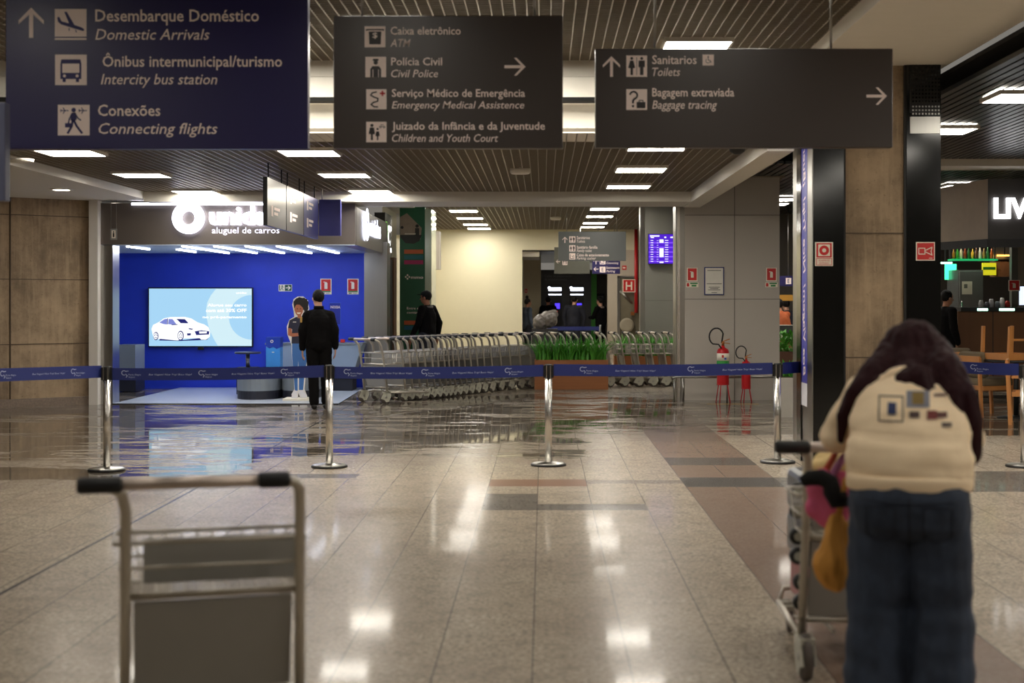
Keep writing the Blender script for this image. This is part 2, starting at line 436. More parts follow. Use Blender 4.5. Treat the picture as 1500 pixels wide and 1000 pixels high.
# left soffit over the concrete wall
g = MB(white); g.box(-10.5, -6.1, 13.5, 23.5, 3.16, 3.5); struct(g, 'trim_6')
g = MB(white); g.box(-10.5, -7.2, 4, 14.3, 3.6, 4.3); struct(g, 'trim_7')
# left concrete wall (slightly skewed), its granite skirting and the white post
def wallseg(p0, p1, z0, z1, th, m, name):
    (x0, y0), (x1, y1) = p0, p1; d = Vector((x1-x0, y1-y0, 0)).normalized(); n = Vector((-d.y, d.x, 0))*th
    g = MB(m); a = Vector((x0,y0,0)); c = Vector((x1,y1,0))
    vs = [a, c, c+n, a+n]; vs = [v+Vector((0,0,z0)) for v in vs]+[v+Vector((0,0,z1)) for v in vs]
    g.add(vs, [(0,3,2,1),(4,5,6,7),(0,1,5,4),(1,2,6,5),(2,3,7,6),(3,0,4,7)])
    return g, d, n
pL, pR = (-9.6, 20.1), (PX(134, 22.1), 22.1)
g, dd, nn = wallseg(pL, pR, 0.0, 3.4, 0.25, concrete, 'wall_left')
for z in (0.95, 1.93, 2.9):      # formwork joints
    a = Vector((pL[0], pL[1], z)); c = Vector((pR[0], pR[1], z)); g.M(mat('formwork seam', (92,78,62), 0.8)).beam(a-nn*0.01, c-nn*0.01, 0.012, 0.012)
for t in (0.2, 0.62):
    p = Vector((pL[0], pL[1], 0)).lerp(Vector((pR[0], pR[1], 0)), t)-nn*0.01; g.beam(p, p+Vector((0,0,3.3)), 0.02, 0.02)
struct(g, 'wall_left')
g, _, _ = wallseg((pL[0]-nn.x*.2, pL[1]-nn.y*.2), (pR[0]-nn.x*.2, pR[1]-nn.y*.2), 0, 0.13, 0.1, mat('granite skirting', (128,112,98), 0.5, var=0.6, scale=40), 'b'); struct(g, 'baseboard_left')
g = MB(whitepost); g.box(PX(133,22.05), PX(146,22.05), 21.95, 22.15, 0.0, 3.16); struct(g, 'trim_8')

# column, concrete core clad with black lacquer and steel strips
CY = 13.7
X0, X1, X2, X3 = 2.598, 2.894, 3.50, 3.828
g = MB(concrete); g.box(X0+0.03, X3-0.03, CY+0.05, 14.72, 0, 3.9)
for z in (1.05, 2.25): g.M(mat('formwork seam', (92,78,62), 0.8)).box(X1, X2, CY+0.044, CY+0.06, z, z+0.012)
col = struct(g, 'column')
tag(col, 'square concrete column clad in black lacquer and steel, beside the leaning woman', 'column')
g = MB(blackgloss); g.box(X0, X1, CY, CY+0.1, 0, 3.876); g.M(black).box(X1, X1+0.02, CY+0.01, CY+0.1, 0, 3.876); g.build('cladding_panel', col)
g = MB(blackgloss); g.box(X2, X3, CY, CY+0.1, 0, 3.876); g.M(black).box(X2-0.02, X2, CY+0.01, CY+0.1, 0, 3.876)
g.M(black)
zt = PZ(165, CY)
g.box(X2+0.03, X3-0.01, CY-0.012, CY, zt, 3.86); g.M(steel)
for r in range(3):
    for i in range(9): g.box(X2+0.05+i*0.031, X2+0.065+i*0.031, CY-0.016, CY-0.011, zt-0.02+r*0.035, zt-0.005+r*0.035)
for r in range(20):
    for i in range(9): g.M(blackgloss).box(X2+0.05+i*0.031, X2+0.065+i*0.031, CY-0.015, CY-0.011, zt+0.1+r*0.036, zt+0.116+r*0.036)
g.M(steel).box(X2+0.03, X3-0.01, CY-0.012, CY, zt-0.2, zt-0.04); g.build('cladding_panel', col)
g = MB(steel); g.box(X0-0.01, X0, CY, 13.95, 0, 3.876); g.box(X0-0.01, X0, 14.48, 14.75, 0, 3.876); g.M(blackgloss).box(X0-0.02, X0, 14.25, 14.48, 0, 3.876)
g.M(steel).box(X0-0.008, X0, 13.95, 14.25, 0, 0.56); g.build('side_cladding', col)
g = MB(mat('white notice plate', (214,214,220), 0.5)); g.box(X0-0.012, X0, 13.95, 14.25, 0.565, 0.79)
g.M(mat('blue side banner', (52,52,150), 0.4, var=0.05)).box(X0-0.012, X0, 13.95, 14.25, 0.79, 3.876)
g.M(signwhite); t = MB(signwhite); t.text('Boa Viagem!  Nice Trip!  ¡Buen Viaje!', 0, 0, 0.11, 0, italic=True, width=2.75)
# text laid along the strip, reading upwards on the face towards -x
g.add([(X0-0.014, 14.05-v[2]+0.09, 0.86+v[0]) for v in t.v], [tuple(f) for f in t.f])
g.build('side_banner', col, label='blue strip with a white travel greeting reading upwards')

# gray panelled wall block right of the trolleys
GY = 23.0
gx0, gx1 = PX(1003, GY), PX(1142, GY)
g = MB(graypanel); g.box(gx0, gx1, GY, GY+1.4, 0, 3.6)
seam = mat('panel seam', (110,105,98), 0.6)
g.M(seam).box(PX(1076,GY)-0.006, PX(1076,GY)+0.006, GY-0.003, GY+0.01, 0, 3.6)
for py in (315, 438): g.box(gx0, gx1, GY-0.003, GY+0.01, PZ(py,GY)-0.005, PZ(py,GY)+0.005)
struct(g, 'wall_right')
g = MB(steel); g.box(PX(990,GY), gx0, GY+0.02, GY+0.5, 0, 3.3); g.M(chrome).box(PX(992,GY), PX(996,GY), GY, GY+0.03, 0, 3.3); struct(g, 'trim_9')

# far bay: cream wall, opening to the parking cashier, grey pillar, left return
DB = 39.7
def vwall(name, m, x0p, x1p, y0p, y1p, d, th=0.2, floor=False):
    g = MB(m); g.box(PX(x0p,d), PX(x1p,d), d, d+th, 0 if floor else PZ(y1p,d), PZ(y0p,d)); return struct(g, name)
vwall('wall_back', creamwall, 560, 765, 300, 0, DB, 0.25, True)
vwall('wall_back.001', creamwall, 765, 960, 300, 366, DB, 0.25)
vwall('wall_back.002', mat('warm grey wall', (190,178,160), 0.6, var=0.03), 890, 1160, 366, 0, DB, 0.25, True)
g = MB(mat('cream side wall', (214,204,176), 0.7, var=0.02)); g.box(PX(765,DB)-0.3, PX(765,DB)-0.02, DB+0.26, 52, 0, 3.3); struct(g, 'wall_passage'); g = MB(mat('cream side wall', (214,204,176), 0.7)); g.box(PX(765,DB)-.3, PX(792,DB), 43.5, 43.7, 0, 3.3); struct(g, 'wall_passage')
g = MB(darkslat); g.box(PX(765,DB), 6, DB+0.25, 52, 3.0, 3.1); struct(g, 'ceiling')
g = MB(white); g.box(PX(765,DB), PX(790,DB), 40, 44, 2.85, 3.0); struct(g, 'trim_10')
# left return between shop and cream wall, with stepped cornice
g = MB(creamwall); g.box(-3.25, -3.1, 30, DB, 0, 3.9); struct(g, 'wall_back_left')
g = MB(white); g.box(-3.1, -2.55, 23.0, 30.0, 3.45, 3.9); g.box(-3.1, -2.85, 30, 35, 3.3, 3.9); g.box(-3.1,-2.95,30,35,3.0,3.3); struct(g, 'trim_11')
g = MB(graypanel); d=35; g.box(PX(634,d)-0.1, PX(646,d), d-0.6, d, PZ(395,d), PZ(352,d)+0.2); struct(g, 'trim_12')
# grey pillar with the flight screen
PD = 29.0
g = MB(mat('grey pillar panel', (132,130,122), 0.4, var=0.03)); g.box(PX(945,PD), PX(1005,PD), PD, PD+1.2, 0, 3.6)
g.M(seam).box(PX(945,PD), PX(1005,PD), PD-0.003, PD, PZ(440,PD)-0.005, PZ(440,PD)+0.005)
g.M(black).box(PX(986,PD), PX(990,PD), PD-0.05, PD, PZ(345,PD), 3.6)
g.M(steel).box(PX(938,PD), PX(945,PD), PD+0.02, PD+0.4, 0, 3.6); struct(g, 'wall_pillar')

# end walls far right and behind cafe
g = MB(mat('dim cafe wall', (70,64,58), 0.6)); g.box(2.6, 14, 33, 33.3, 0, 3.7); struct(g, 'wall_cafe')
g = MB(mat('hall side wall', (120,110,98), 0.7)); g.box(11, 11.2, -6, 40, 0, 4); struct(g, 'wall_far_right')
g = MB(mat('hall side wall', (120,110,98), 0.7)); g.box(-10.7, -10.5, -6, 20.5, 0, 4.3); struct(g, 'wall_far_left')
g = MB(mat('hall side wall', (120,110,98), 0.7)); g.box(-10.5, 11, -6.3, -6.1, 0, 4.3); struct(g, 'wall_rear')

# ------------------------------------------------------------------ ceiling lights
fr = MB(whitepost); fr.box(-.32,.32,-.32,-.30,-.012,.03); fr.box(-.32,.32,.30,.32,-.012,.03); fr.box(-.32,-.30,-.3,.3,-.012,.03); fr.box(.30,.32,-.3,.3,-.012,.03)
frm = fr.mesh('light_frame'); protos = {}
def lamps(xs, ys, z, desc, grp, ki=1):
    for i, y in enumerate(ys):
        lab = 'square ceiling light, %s from the front %s' % (ORD[i], desc)
        if ki not in protos:
            t = protos[ki] = thing('ceiling_light', lab, 'ceiling light', (xs, y, z-0.02), 0, grp)
            o = bpy.data.objects.new('light_frame', frm); C.objects.link(o); o.parent = t
            MB(lampms[ki]).box(-.30,.30,-.30,.30,-.006,.02).build('diffuser', t)
        else: dup(protos[ki], (xs, y, z-0.02), 0, lab)
G1 = 'square ceiling lights'
lamps(1.22, (15.24, 17.84, 20.46), ZM, 'in the row right of the middle bay', G1)
lamps(-2.6, (15.8, 18.6, 21.4), ZM, 'in the row left of the trolleys', G1)
lamps(-5.25, (15.8, 18.6, 21.5), ZM, 'in the row above the rental shop', G1)
lamps(-1.75, (28.7, 31.2, 33.9, 36.7, 38.75), ZB, 'in the left row of the far bay', G1)
lamps(1.31, (28.1, 30.5, 33.2, 36.0, 37.9), ZB, 'in the right row of the far bay', G1)
lamps(4.66, (0.7, 3.3, 5.9, 8.5, 11.2, 13.84, 16.53, 24.5, 27.6, 29.0), ZB, 'over the concourse right of the column, front ones added', G1, 2)  # front lamps are added to lift the dark underside of the beam
lamps(1.43, (2.7, 5.4, 8.0, 10.7), ZN, 'in the row above the toilets sign', G1, 0)
lamps(-1.2, (2.7, 5.4, 8.0, 10.7), ZN, 'in the added row above the civil police sign', G1, 0)  # unseen column added to brighten the near floor and sign faces
lamps(-4.2, (2.7, 5.4, 8.0, 10.7), ZN, 'in the added row above the arrivals sign', G1, 0)  # also an added column, more light for the near bay
lamps(-6.4, (0.1, 2.7, 5.4, 8.0), ZN, 'added along the left side of the near bay', G1, 0)  # added side column, fills in light over the foreground
lamps(7.2, (3.3, 5.9, 8.5, 11.2, 13.84, 16.53, 24.5, 27.6), ZB, 'in the row added along the concourse right side', G1, 2)  # unseen row, added to bring in more light from the right
for lx_, ds_ in ((1.43,'beside the cross beam, above the toilets sign'),(-0.25,'beside the cross beam, added over the police arrow'),(-1.2,'beside the cross beam, added over the police text'),(-2.6,'beside the cross beam, added between the signs'),(-4.2,'beside the cross beam, added over the arrivals sign')): lamps(lx_, (13.35,), ZN, ds_, G1)  # all but the toilets sign one are added to brighten the cross beam
def dl(px, py, d, lab, em, r=0.13):
    p = W(px, py, d); t = thing('downlight', lab, 'ceiling light', (p.x, p.y, p.z))
    MB(whitepost).lathe([(r*1.2,0.012),(r*1.2,-0.008),(r*0.85,-0.012)]).build('trim_ring', t)
    MB(mat('downlight lens', (255,250,235), 0.5, emit=7, ecol=(255,240,215)) if em else white).lathe([(r*0.85,0.0),(r*0.85,-0.015)]).build('lens', t)
dl(90, 277, 1.56*F/164, 'round lit downlight in the soffit above the concrete wall', True)
dl(171, 297, 1.56*F/144, 'small lit downlight in the soffit corner by the white post', True)
t = MB(white).lathe([(0.16,0.0),(0.15,-0.03),(0.05,-0.04)]).build('ceiling_speaker', None, W(28,233,1.56*F/207)); tag(t, 'round white ceiling speaker in the soffit under the arrivals sign', 'speaker')
t = MB(white).lathe([(0.13,0.03),(0.13,-0.03),(0.11,-0.05)]).build('access_point', None, W(762,249,1.65*F/191)); tag(t, 'flat white round access point under the middle grid ceiling', 'access point')
t = MB(white).lathe([(0.13,0.03),(0.13,-0.03),(0.11,-0.05)]).build('access_point', None, W(814,319,2.0*F/123)); tag(t, 'flat white round access point under the far grid ceiling', 'access point')
t = MB(black).lathe([(0.1,0.08),(0.1,0),(0.08,-0.06),(0.03,-0.09)]).build('dome_camera', None, W(1080,214,15.5)); tag(t, 'dark dome camera hanging below the right hand sign', 'camera')
# ------------------------------------------------------------------ hanging direction signs
def icon(parent, kind, cx, cz, s, y, ink, bg=signwhite, name='pictogram', w=None):
    """white square pictogram; coordinates in units of its side"""
    g = MB(bg); w = w or s; g.rect(cx-w/2, cx+w/2, cz-s/2, cz+s/2, y); g.M(ink); y2 = y-0.002
    p = lambda pts: [(cx+a*w, cz+b*s) for a, b in pts]
    if kind == 'landing':
        g.flat(p([(-.42,.20),(-.36,.22),(-.28,.05),(-.05,-.02),(-.2,.40),(-.12,.40),(.12,-.08),(.36,-.17),(.44,-.25),(.40,-.30),(.15,-.22),(-.3,-.06),(-.4,.04)]), y2)
        g.line(p([(-.05,-.2),(-.04,-.28)]), .03*s, y2); g.line(p([(.16,-.26),(.18,-.34)]), .03*s, y2)
        g.M(bg).rect(cx-w/2, cx+w/2, cz-.62*s, cz-.55*s, y)
    elif kind == 'bus':
        g.flat(p([(-.3,.34),(.3,.34),(.33,.2),(.33,-.3),(-.33,-.3),(-.33,.2)]), y2)
        g.M(bg).rect(cx-.27*w, cx+.27*w, cz-.1*s, cz+.2*s, y2-.001); g.disc(cx-.2*w, cz-.2*s, .05*s, y2-.001, 10); g.disc(cx+.2*w, cz-.2*s, .05*s, y2-.001, 10)
        g.M(ink).rect(cx-.26*w, cx-.16*w, cz-.4*s, cz-.3*s, y2); g.rect(cx+.16*w, cx+.26*w, cz-.4*s, cz-.3*s, y2)
    elif kind == 'walk':
        g.disc(cx, cz+.33*s, .075*s, y2, 12)
        g.flat(p([(-.06,.24),(.07,.24),(.1,.02),(.0,-.05),(-.1,.0)]), y2)
        g.line(p([(.0,0),(.1,-.2),(.26,-.42)]), .07*s, y2); g.line(p([(-.03,0),(-.06,-.2),(-.18,-.42)]), .07*s, y2)
        g.line(p([(.05,.2),(.14,.06),(.22,.0)]), .045*s, y2); g.line(p([(-.06,.2),(-.14,.02),(-.16,-.1)]), .045*s, y2)
        g.rect(cx-.27*w, cx-.08*w, cz-.24*s, cz-.1*s, y2)
        for sx in (-.3, .28):
            g.line(p([(sx-.12,.31),(sx+.13,.31)]), .03*s, y2); g.line(p([(sx-.03,.4),(sx+.03,.31),(sx-.03,.22)]), .03*s, y2); g.line(p([(sx-.11,.36),(sx-.08,.31),(sx-.11,.26)]), .02*s, y2)
    elif kind == 'atm':
        g.line(p([(-.4,.3),(-.4,.34),(.4,.34),(.4,.3)]), .06*s, y2); g.flat(p([(-.3,.25),(.3,.25),(.27,-.36),(-.27,-.36)]), y2)
        g.M(bg).text('$', cx-.12*w, cz-.05*s, .25*s, y2-.001, width=.24*w)
    elif kind == 'police':
        g.disc(cx, cz+.22*s, .11*s, y2, 14); g.flat(p([(-.15,.3),(.15,.3),(.12,.4),(-.12,.4)]), y2)
        g.flat(p([(-.26,-.5),(-.26,-.1),(-.16,.04),(.16,.04),(.26,-.1),(.26,-.5)]), y2)
        g.M(bg); g.rect(cx-.15*w, cx-.12*w, cz-.5*s, cz-.12*s, y2-.001); g.rect(cx+.12*w, cx+.15*w, cz-.5*s, cz-.12*s, y2-.001)
    elif kind == 'medical':
        g.line(p([(.0,.36),(-.2,.32),(-.28,.2),(-.1,.1),(.08,.04),(.06,-.1),(-.15,-.16),(-.26,-.26),(-.1,-.38),(.06,-.38)]), .07*s, y2)
        g.M(redvinyl); g.rect(cx+.17*w, cx+.43*w, cz+.25*s, cz+.33*s, y2); g.rect(cx+.26*w, cx+.34*w, cz+.16*s, cz+.42*s, y2)
    elif kind == 'court':
        for dx, k in ((-.22, 1), (.06, .7)):
            g.disc(cx+dx*w, cz+(.34*k-.02)*s-(1-k)*.25*s, .08*k*s, y2, 10)
            g.flat([(cx+(dx+a*k)*w, cz+(bb*k)*s-(1-k)*.42*s) for a, bb in ((-.1,.22),(.1,.22),(.16,-.1),(.05,-.12),(.05,-.4),(-.05,-.4),(-.05,-.12),(-.16,-.1))], y2)
        g.line(p([(.16,.28),(.4,.28)]), .03*s, y2); g.ring(cx+.2*w, cz+.24*s, .03*s, .06*s, y2, 10); g.ring(cx+.38*w, cz+.24*s, .03*s, .06*s, y2, 10); g.line(p([(.2,.36),(.36,.36)]), .025*s, y2)
    elif kind == 'toilets':
        for dx, sk in ((-.24, True), (.24, False)):
            g.disc(cx+dx*w, cz+.36*s, .07*s, y2, 10)
            if sk: g.flat([(cx+(dx+a)*w, cz+bb*s) for a, bb in ((-.08,.26),(.08,.26),(.17,-.08),(.06,-.1),(.06,-.42),(-.06,-.42),(-.06,-.1),(-.17,-.08))], y2)
            else: g.flat([(cx+(dx+a)*w, cz+bb*s) for a, bb in ((-.15,.26),(.15,.26),(.15,-.05),(.08,-.05),(.08,-.42),(-.08,-.42),(-.08,-.05),(-.15,-.05))], y2)
        g.rect(cx-.012*w, cx+.012*w, cz-.42*s, cz+.42*s, y2)
    elif kind == 'question':
        g.ring(cx-.15*w, cz+.2*s, .13*s, .22*s, y2, 16, -1.2, 3.0); g.line(p([(-.1,.04),(-.18,-.06),(-.18,-.16)]), .09*s, y2); g.disc(cx-.18*w, cz-.32*s, .06*s, y2, 10)
        g.rect(cx+.0*w, cx+.42*w, cz-.42*s, cz-.12*s, y2); g.line(p([(.12,-.12),(.12,-.04),(.3,-.04),(.3,-.12)]), .04*s, y2)
    elif kind == 'access':
        g.ring(cx-.02*w, cz-.08*s, .17*s, .22*s, y2, 14, 2.2, 6.0); g.disc(cx, cz+.3*s, .07*s, y2, 8); g.line(p([(0,.22),(.02,-.02),(.18,-.04),(.26,-.25)]), .06*s, y2)
    elif kind == 'ticket':
        g.line(p([(-.36,.3),(-.36,-.34),(.3,-.34)]), .08*s, y2); g.line(p([(-.1,.1),(.05,-.1),(.3,-.12)]), .07*s, y2); g.disc(cx+.2*w, cz+.12*s, .07*s, y2, 8)
    elif kind == 'parking':
        g.text('E', cx-.18*w, cz-.3*s, .6*s, y2, width=.34*w)
    elif kind == 'plain': pass
    return g.build(name, parent)
def arrow(parent, cx, cz, s, ang, y, m=signwhite):
    g = MB(m); q = lambda a, b: (cx+a*math.cos(ang)-b*math.sin(ang), cz+a*math.sin(ang)+b*math.cos(ang)); t = s*.14
    for pts in ([(-.5,-.07),(.36,-.07),(.36,.07),(-.5,.07)], [(.5,.0),(.08,.42),(-.05,.42),(.34,.0)], [(.34,0),(-.05,-.42),(.08,-.42),(.5,.0)]):
        g.flat([q(a*s, bb*s*1.0) for a, bb in pts], y)
    return g.build('arrow', parent)
def sign(name, label, d, box, face, items, ink, rods=(), ztop=None, th=0.09, arrowsize=1, rz=0, roll=0):
    x0, x1, y0, y1 = box; k = d/F; cx, cy = (x0+x1)/2, (y0+y1)/2
    t = thing(name, label, 'hanging sign', W(cx, cy, d), rz)
    X = lambda px: (px-cx)*k
    Z = lambda py: (cy-py)*k
    MB(face).box(X(x0), X(x1), 0, th, Z(y1), Z(y0)).build('sign_panel', t, bevel=0.006)
    for r in rods:
        MB(steel).tube([(X(r), th/2, Z(y0)), (X(r), th/2, ztop-t.location.z)], 0.009, 8).build('hanger_rod', t)
    y = -0.004
    for it in items:
        if it[0] == 'T':
            _, s, xa, xb, base, cap, ital = it
            MB(signwhite).text(s, X(xa), Z(base), cap*k, y, width=(xb-xa)*k, italic=ital, bold=0.004 if ital else 0.012).build('lettering', t)
        elif it[0] == 'I': icon(t, it[1], X((it[2]+it[4])/2), Z((it[3]+it[5])/2), (it[5]-it[3])*k, y, ink, w=(it[4]-it[2])*k)
        elif it[0] == 'A': arrow(t, X(it[1]), Z(it[2]), it[3]*k, it[4], y)
    return t
UP, RT, LF = math.pi/2, 0.0, math.pi
sign('hanging_sign', 'big navy hanging sign for domestic arrivals, intercity bus station and connecting flights', 10.0, (8,451,-14,218), signblue, [
    ('T','Desembarque Doméstico',139.8,379.5,31.4,17,False),('T','Domestic Arrivals',139.8,307,58.2,15.5,True),
    ('T','Ônibus intermunicipal/turismo',150.4,413.4,97.6,15.5,False),('T','Intercity bus station',148,318.4,123.5,15,True),
    ('T','Conexões',143.7,235.2,169.6,16,False),('T','Connecting flights',144.6,318.7,196,15.5,True),
    ('I','landing',80.6,13.4,127,53.8),('I','bus',81,80,127.4,124.8),('I','walk',85,153.6,131.5,198.4),('A',46,33.5,44,UP)], signinkblue, (90,370), ZN+0.1)
sign('hanging_sign', 'dark gray hanging sign listing ATM, civil police, emergency care and youth court', 10.0, (488.5,824.5,23,217), signdark, [
    ('T','Caixa eletrônico',572.1,675,50.7,11.2,False),('T','ATM',572,601.5,68.6,11,True),('T','Polícia Civil',573,647.7,95.6,11,False),('T','Civil Police',573,641.6,113.2,11,True),
    ('T','Serviço Médico de Emergência',574,769.2,141.8,11,False),('T','Emergency Medical Assistence',574,767.9,158.9,10.5,True),
    ('T','Juizado da Infância e da Juventude',574.3,798.3,189.9,11,False),('T','Children and Youth Court',574.3,729.7,207.7,11,True),
    ('I','atm',534.2,38.7,564.7,69.4),('I','police',535.3,83.3,565.7,113.2),('I','medical',536.6,130.8,566.3,160.2),('I','court',536.6,178.4,566.3,208.3),('A',754.4,97.8,31,RT)], signink, (529,783), ZN+0.1)
sign('hanging_sign', 'wide dark gray hanging sign for toilets and baggage tracing in front of the column', 10.0, (872,1308,71,216), signdark, [
    ('T','Sanitarios',955.3,1020.4,93.7,12.3,False),('T','Toilets',955.3,996.2,111.3,12,True),('T','Bagagem extraviada',955.3,1075.4,141.2,12,False),('T','Baggage tracing',955.3,1050.3,159.3,12,True),
    ('I','toilets',917.4,81.4,947.8,112.6),('I','question',917.4,130.7,947.8,161),('I','access',1029,80,1045.5,96),('A',895.7,97.5,30,UP),('A',1284,140.8,30,RT)], signink, (960,1219), ZN+0.1)
sign('hanging_sign', 'narrow slate blue edge of a hanging sign at the left border of the photo', 9.0, (-150,7.5,150,294), mat('slate blue sign face', (88,92,118), 0.4), [], signink, (-60,), ZN+0.1)
sign('hanging_sign', 'slate gray hanging sign for toilets, family toilet and parking cashier in the far bay', 32.0, (818,917,339,382), signgray, [
    ('T','Sanitários',844.8,864,350,4,False),('T','Toilets',844.8,857,355.3,4,True),('T','Sanitário família',844.8,875.2,364,4,False),('T','Family toilet',844.8,867,368.9,3.8,True),
    ('T','Caixa de estacionamento',844.8,892,375.3,4,False),('T','Parking cashier',844.8,873,380,3.8,True),('I','toilets',834,346,842.8,355.2),('I','toilets',834,359,842.8,368.3),('I','ticket',834,370.8,842.8,380),('A',827.5,351.2,9,UP)], signink, (830,904), ZB+0.1)
sign('hanging_sign', 'green gray hanging sign half hidden behind the parking cashier sign', 38.0, (812,864,362,401), mat('olive gray sign face', (92,92,82), 0.4), [('I','toilets',824,377,831,388),('A',817.5,383,6,LF)], signink, (830,850), ZB+0.1)
sign('hanging_sign', 'small navy hanging sign with parking arrow behind the parking cashier sign', 37.0, (867.5,908.5,366,401), signblue, [('I','parking',878.5,390.5,887,399),('I','ticket',878.5,376,887,387),('T','Estacionamento',888.5,907.5,393.5,3.2,False),('T','Parking',888.5,901,398.5,3,True),('T','Connecting',888.5,906,386.5,3,True),('A',873,394,7,LF),('A',873,383,8,UP)], signinkblue, (876,900), ZB+0.1)
# three sign boxes in a row seen from the side, facing +x
sx = -3.31
metsign = mat('satin metal sign face', (112,110,106), 0.3, 0.75, var=0.05); metblue = mat('satin navy sign face', (62,64,128), 0.3, 0.5, var=0.05)
ytop = 3.09
for i, (ya, yb, m, desc) in enumerate(((17.05,18.3,metsign,'nearest of three side facing signs in front of the rental shop logo'),(18.33,19.62,metsign,'middle one of three side facing signs by the rental shop'),(19.65,20.9,metblue,'navy end one of three side facing signs by the rental shop'))):
    t = thing('side_sign', desc, 'hanging sign', (sx, (ya+yb)/2, ytop-0.29), math.pi/2)
    hw = (yb-ya)/2
    MB(m).box(-hw, hw, 0, 0.05, -0.29, 0.29).M(black).box(-hw-0.004, -hw, -0.002, 0.052, -0.29, 0.29).build('sign_panel', t)
    for r in (-hw*0.7, hw*0.7): MB(black).tube([(r,0.025,0.29),(r,0.025,0.6)], 0.009, 8).build('hanger_rod', t)
    for zc in (0.14, -0.1):
        if i == 0 and zc > 0: continue
        icon(t, 'plain', -hw+0.3, zc, 0.13, -0.003, signink)
        L = MB(softwhite if i == 5 else signwhite)
        for q in range(2): L.rect(-hw+0.42, -hw+0.8-q*0.12, zc+0.02-q*0.06, zc+0.055-q*0.06, -0.003)
        L.build('lettering', t)
sign('hanging_sign', 'navy blank hanging sign box at the end of the side facing signs', 21.1, (467,499,292,345), mat('navy blank sign', (56,58,140), 0.35), [], signink, (471,), 3.4)
exitp = thing('pictogram_plate', 'small clear plate with a pictogram hanging by the left end of the shop fascia', 'sign', W(166.5,343,21.9))
MB(mat('clear acrylic', (150,150,146), 0.15, var=0.02)).box(-.05,.05,0,.008,-.085,.085).build('plate', exitp); g=MB(safewhite); g.rect(-.03,.03,-.06,.06,-.002); g.M(black).disc(0,.035,.012,-.004,8); g.rect(-.012,.012,-.045,.02,-.004); g.build('pictogram', exitp)
for q in (-.04,.04): MB(steel).tube([(q,0.004,.085),(q,0.004,.75)], .002, 6).build('hanger_wire', exitp)

# ------------------------------------------------------------------ rental shop
FY, BY = 22.1, 26.2
fx0, fx1 = PX(146,FY), PX(520,FY); fz0, fz1 = PZ(358,FY), PZ(297.5,FY)
g = MB(shopblue); g.box(PX(150,BY)-1, PX(537,BY), BY, BY+0.2, 0, 2.75); struct(g, 'wall_shop')
g = MB(mat('shop side panel', (150,160,176), 0.3, 0.3)); g.box(-8.2, -8.0, FY+0.3, BY, 0, 2.6); struct(g, 'wall_shop_left')
g = MB(steel); g.box(fx0, PX(165,FY), FY, FY+0.35, 0, fz0); struct(g, 'trim_13')
g = MB(steel); g.box(PX(536,BY), PX(569,BY), BY-0.25, BY+0.3, 0, fz0+0.2); struct(g, 'trim_14')
g = MB(mat('pale shop floor', (196,204,214), 0.25, var=0.03))
g.add([(PX(165,FY),FY-0.02,0.012),(PX(496,FY),FY-0.02,0.012),(PX(534,BY),BY,0.012),(PX(165,FY),BY,0.012)], [(0,1,2,3)])
g.M(black).box(PX(165,FY), PX(496,FY), FY-0.045, FY-0.02, 0, 0.014); g.build('shop_floor')['kind'] = 'structure'
g = MB(mat('pale blue soffit', (176,190,214), 0.5, var=0.02)); g.box(-8.2, fx1-0.26, FY+0.26, BY+0.1, fz0, fz0+0.1); g.box(fx0, fx1, FY, FY+0.26, fz0-0.012, fz0-0.001); struct(g, 'ceiling')
fa = thing('shop_fascia', 'bronze gray shop fascia with glowing ring logo above the blue rental shop', 'shop sign', (0, FY, 0))
g = MB(fasciam); g.box(fx0, fx1, 0, 0.25, fz0, fz1); g.build('front_panel', fa)
g = MB(mat('side fascia metal', (150,146,138), 0.3, 0.7, var=0.05)); g.box(fx1-0.25, fx1, 0.25, 4.6, fz0, fz1-0.05); g.M(black).box(fx1-0.002, fx1+0.004, 4.5, 4.55, fz0, fz1); g.build('side_panel', fa)
g = MB(ledwhite); g.box(fx0+0.5, PX(398,FY), -0.03, 0.0, fz1-0.03, fz1+0.005); g.build('light_strip', fa)
k = FY/F
g = MB(ledwhite); n = 40; cx, cz = PX(277.5,FY), PZ(319.5,FY); vs = []; r1, r0 = 23.2*k, 10*k
for i in range(n):
    a = 2*math.pi*i/n
    for r, y in ((r0,-.1),(r1,-.1),(r1,-.03),(r0,-.03)): vs.append((cx+r*math.cos(a), y, cz+r*math.sin(a)))
fs = []
for i in range(n):
    for q in range(4): fs.append((4*i+q, 4*((i+1)%n)+q, 4*((i+1)%n)+(q+1)%4, 4*i+(q+1)%4))
g.add(vs, [tuple(reversed(f)) for f in fs]); g.build('ring_logo', fa)
g = MB(ledwhite); g.text('unidas', PX(308.5,FY), PZ(328.8,FY), 26*k, -0.03, width=98*k, bold=0.02, depth=0.07); g.build('logo_lettering', fa)
g = MB(softwhite); g.text('aluguel de carros', PX(310.5,FY), PZ(341.5,FY), 8.6*k, -0.004, width=99*k, bold=0.004); g.build('tagline', fa)
# repeated logo on the side face (faces +x)
g = MB(ledwhite); t = MB(ledwhite); t.text('unidas', 0, 0, 0.28, 0, width=1.5, bold=0.03); n = 32
t.ring(-0.45, 0.14, 0.11, 0.27, 0, 32)
g.add([(fx1+0.03, 1.75+v[0], 2.72+v[2]) for v in t.v], [tuple(f) for f in t.f]); g.build('side_logo', fa)
